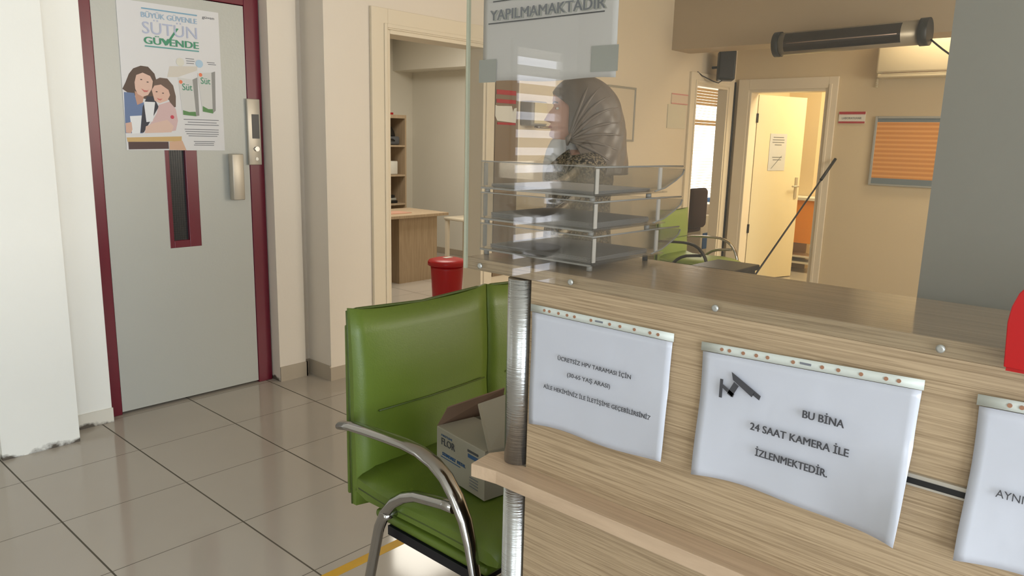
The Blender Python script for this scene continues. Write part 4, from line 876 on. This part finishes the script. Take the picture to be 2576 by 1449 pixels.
# denser slices
def dens(sl, m=3):
    out = []
    for i in range(len(sl)-1):
        for j in range(m):
            t = j/m; out.append(tuple(sl[i][q]*(1-t)+sl[i+1][q]*t for q in range(4)))
    return out+[sl[-1]]
slices = dens(slices)
body = [(0, 0, .90, .115), (0, 0, 1.05, .11), (.0, 0, 1.20, .12), (0, 0, 1.29, .10), (.005, 0, 1.34, .052), (.02, 0, 1.43, .048),
        (0, .075, .84, .09), (0, .085, .47, .055), (-.01, .085, .09, .036), (.11, .09, .035, .03),
        (0, -.075, .84, .09), (0, -.085, .47, .055), (-.01, -.085, .09, .036), (.11, -.09, .035, .03),
        (0, .165, 1.275, .05), (-.02, .20, 1.02, .040), (.06, .20, .80, .027), (.085, .197, .745, .022),
        (0, -.165, 1.275, .05), (-.02, -.20, 1.02, .040), (.06, -.20, .80, .027), (.085, -.197, .745, .022)]
be = [(0, 1), (1, 2), (2, 3), (3, 4), (4, 5), (0, 6), (6, 7), (7, 8), (8, 9), (0, 10), (10, 11), (11, 12), (12, 13), (3, 14), (14, 15), (15, 16), (16, 17), (3, 18), (18, 19), (19, 20), (20, 21)]
bo = bake(skin_mesh('body', body, be, m_skin, pe))
def hand_verts(sgn):
    v = [(.085, .197*sgn, .75, .021), (.098, .197*sgn, .71, .023)]; e = [(0, 1)]
    for k, (df, ln) in enumerate(((-.024, .055), (-.008, .066), (.009, .070), (.026, .060))):
        i = len(v); v += [(.10+df*.9, .197*sgn, .690, .0095), (.104+df, .194*sgn, .690-ln*.55, .0085), (.108+df, .184*sgn, .690-ln, .0072)]
        e += [(1, i), (i, i+1), (i+1, i+2)]
    i = len(v); v += [(.128, .19*sgn, .718, .010), (.145, .178*sgn, .695, .009), (.148, .170*sgn, .672, .0078)]; e += [(0, i), (i, i+1), (i+1, i+2)]
    return v, e
parts_ = [bo]
for sg_ in (1, -1):
    v, e = hand_verts(sg_); parts_.append(bake(skin_mesh('hand_tmp', v, e, m_skin, pe, sub=1)))
hm = MB(); head_mesh(hm)
for s in (1, -1):   # ears
    hm.lathe([(.004, -.028), (.012, -.018), (.014, 0), (.010, .02), (.003, .028)], W(-.008, .073*s, HZ+.085), n=10, sx=.6, sy=.6)
ho = hm.build('head_tmp', m_skin, pe); parts_.append(ho)
bm = bmesh.new()
for o in parts_: bm.from_mesh(o.data)
me = bpy.data.meshes.new('body'); bm.to_mesh(me); bm.free(); me.materials.append(m_skin)
for o in parts_[1:]: bpy.data.objects.remove(o)
bo.data = me
for s in (1, -1):
    MB().lathe([(.001, -.005), (.005, -.0035), (.0075, 0), (.005, .0035), (.001, .005)], W(.0955, .030*s, HZ+.107), n=12).build('eye', m_white, pe)
    e2 = MB(); e2.tube([W(.1035, .030*s, HZ+.107), W(.1045, .030*s, HZ+.107)], .0035, n=10); e2.build('iris', m_black, pe)
    MB().tube([W(.112, .012*s, HZ+.127), W(.110, .030*s, HZ+.132), W(.098, .048*s, HZ+.127)], .0025, n=6).build('eyebrow', mat('brow', (70, 54, 44), .8), pe)
MB().tube([W(.115, -.020, HZ+.038), W(.124, -.008, HZ+.039), W(.125, 0, HZ+.0385), W(.124, .008, HZ+.039), W(.115, .020, HZ+.038)], .003, n=8).build('lips', m_lip, pe)
# clothing
def grow(vs, d, idx): return [(v[0], v[1], v[2], v[3]+d) for v in (vs[i] for i in idx)]
tv = [(0, 0, .76, .165), (0, 0, .94, .152), (0, 0, 1.12, .13), (.0, 0, 1.22, .135), (0, 0, 1.295, .108), (.015, .02, 1.345, .075),
      (0, .165, 1.275, .066), (-.02, .20, 1.02, .056), (.055, .20, .815, .042), (0, -.165, 1.275, .066), (-.02, -.20, 1.02, .056), (.055, -.20, .815, .042)]
cg = bake(skin_mesh('knit_cardigan', tv, [(0, 1), (1, 2), (2, 3), (3, 4), (4, 5), (4, 6), (6, 7), (7, 8), (4, 9), (9, 10), (10, 11)], m_knit, pe)); cg['label'] = 'dark chunky knit cardigan'
bl = MB()
bl_prof = [(1.06, .105, .060), (1.16, .126, .066), (1.24, .142, .068), (1.30, .140, .062), (1.345, .130, .055), (1.378, .114, .048), (1.394, .098, .044)]
rings = []
for (z, f, w_) in bl_prof:
    rings.append([bl.bm.verts.new(W(f*math.cos(a)**.8 if math.cos(a) > 0 else 0, w_*math.sin(a), z)) for a in [math.radians(d) for d in range(-88, 89, 11)]])
for i in range(len(rings)-1):
    for k in range(len(rings[0])-1): bl.face([rings[i][k], rings[i][k+1], rings[i+1][k+1], rings[i+1][k]], None, True)
bl.build('blouse_front', m_blouse, pe, solid=.006)['label'] = 'pale high-necked blouse front'
for s in (1, -1):
    bake(skin_mesh('trouser_leg', [(0, .05*s, .93, .135), (0, .085*s, .80, .118), (0, .088*s, .47, .072), (-.01, .088*s, .10, .058)], [(0, 1), (1, 2), (2, 3)], m_trouser, pe))
    bake(skin_mesh('shoe', [(-.03, .088*s, .045, .042), (.05, .09*s, .042, .041), (.13, .093*s, .034, .033)], [(0, 1), (1, 2)], m_shoe, pe))
# headscarf: open shell swept around the head, face opening in front, drape to the shoulders
def scarf(u, v):
    # u around: 0 = her left cheek edge, 1 = right cheek edge (through the back); v: 0 top, 1 bottom
    z = HZ+.232-(.232+.135)*v**1.02
    if v < .12:
        k = math.sin(min(1, v/.30)*PI/2)
    zr = z-HZ
    # outer radius profile
    tv_ = max(0.0, min(1.0, (HZ+.232-z)/.232))
    k = max(.02, math.sqrt(max(0, 1-(1-min(1, (HZ+.232-z)/.115))**2)))
    fr = .125*k; bk = (.120+.052*min(1, (HZ+.232-z)/.20)+.015*min(1, max(0, HZ-z)/.12))*k; wd = (.090+.012*min(1, (HZ+.232-z)/.2)+.045*min(1, max(0, HZ+.02-z)/.13))*k
    # opening half angle (from straight ahead)
    if z > HZ+.165: op = 0.0+ .0
    else:
        t = min(1, (HZ+.165-z)/.05); op = math.radians(64)*math.sqrt(t)
    if z < HZ+.02: op = math.radians(64)+math.radians(22)*min(1, (HZ+.02-z)/.08)
    a = op+(2*PI-2*op)*u
    c, s = math.cos(a), math.sin(a)
    rad = 1+.020*math.sin(9*(a-PI)+7*zr*6)*k*abs(s)+.014*math.sin(17*a-9*zr*9)*(0.3+.7*min(1, max(0, HZ+.12-z)/.1))
    x = (fr if c > 0 else bk)*c*rad; y = wd*s*rad
    return W(x+.002, y, z)
sc = MB().grid(scarf, 90, 44).build('headscarf', m_scarf, pe, solid=.004); sc['label'] = 'taupe satin headscarf gathered under the chin'
fo = MB()
for s in (1, -1):
    kx, kz = .055, HZ-.012
    for j, (ex, ez, bend) in enumerate(((-.02, .205, .02), (-.055, .185, .025), (-.095, .155, .03), (-.130, .115, .028), (-.150, .06, .02), (-.158, .01, .014), (-.155, -.05, .012), (-.13, -.10, .01))):
        pts = []
        for q in range(9):
            t = q/8; x = kx+(ex-kx)*t; z = kz+(ez+HZ-kz)*t + bend*math.sin(PI*t)
            zz = z; k2 = max(.05, math.sqrt(max(0, 1-(1-min(1, (HZ+.232-zz)/.115))**2)))
            wd = (.090+.012*min(1, (HZ+.232-zz)/.2)+.045*min(1, max(0, HZ+.02-zz)/.13))*k2
            lim = (.125 if x > 0 else (.120+.052*min(1, (HZ+.232-zz)/.20)))*k2
            y = wd*math.sqrt(max(.02, 1-(min(abs(x), lim*.99)/lim)**2))
            pts.append(W(x, s*(y+.001), zz))
        fo.tube(pts, .006, n=8, radii=[.004, .007, .008, .008, .007, .006, .005, .003, .001], flat=.9)
fo.build('scarf_folds', m_scarf, sc)
MB().tube([W(.060, .102, HZ-.030), W(.058, .100, HZ-.005), W(.045, .100, HZ+.015)], .012, n=10, radii=[.004, .012, .005]).build('scarf_gather', m_scarf, sc)
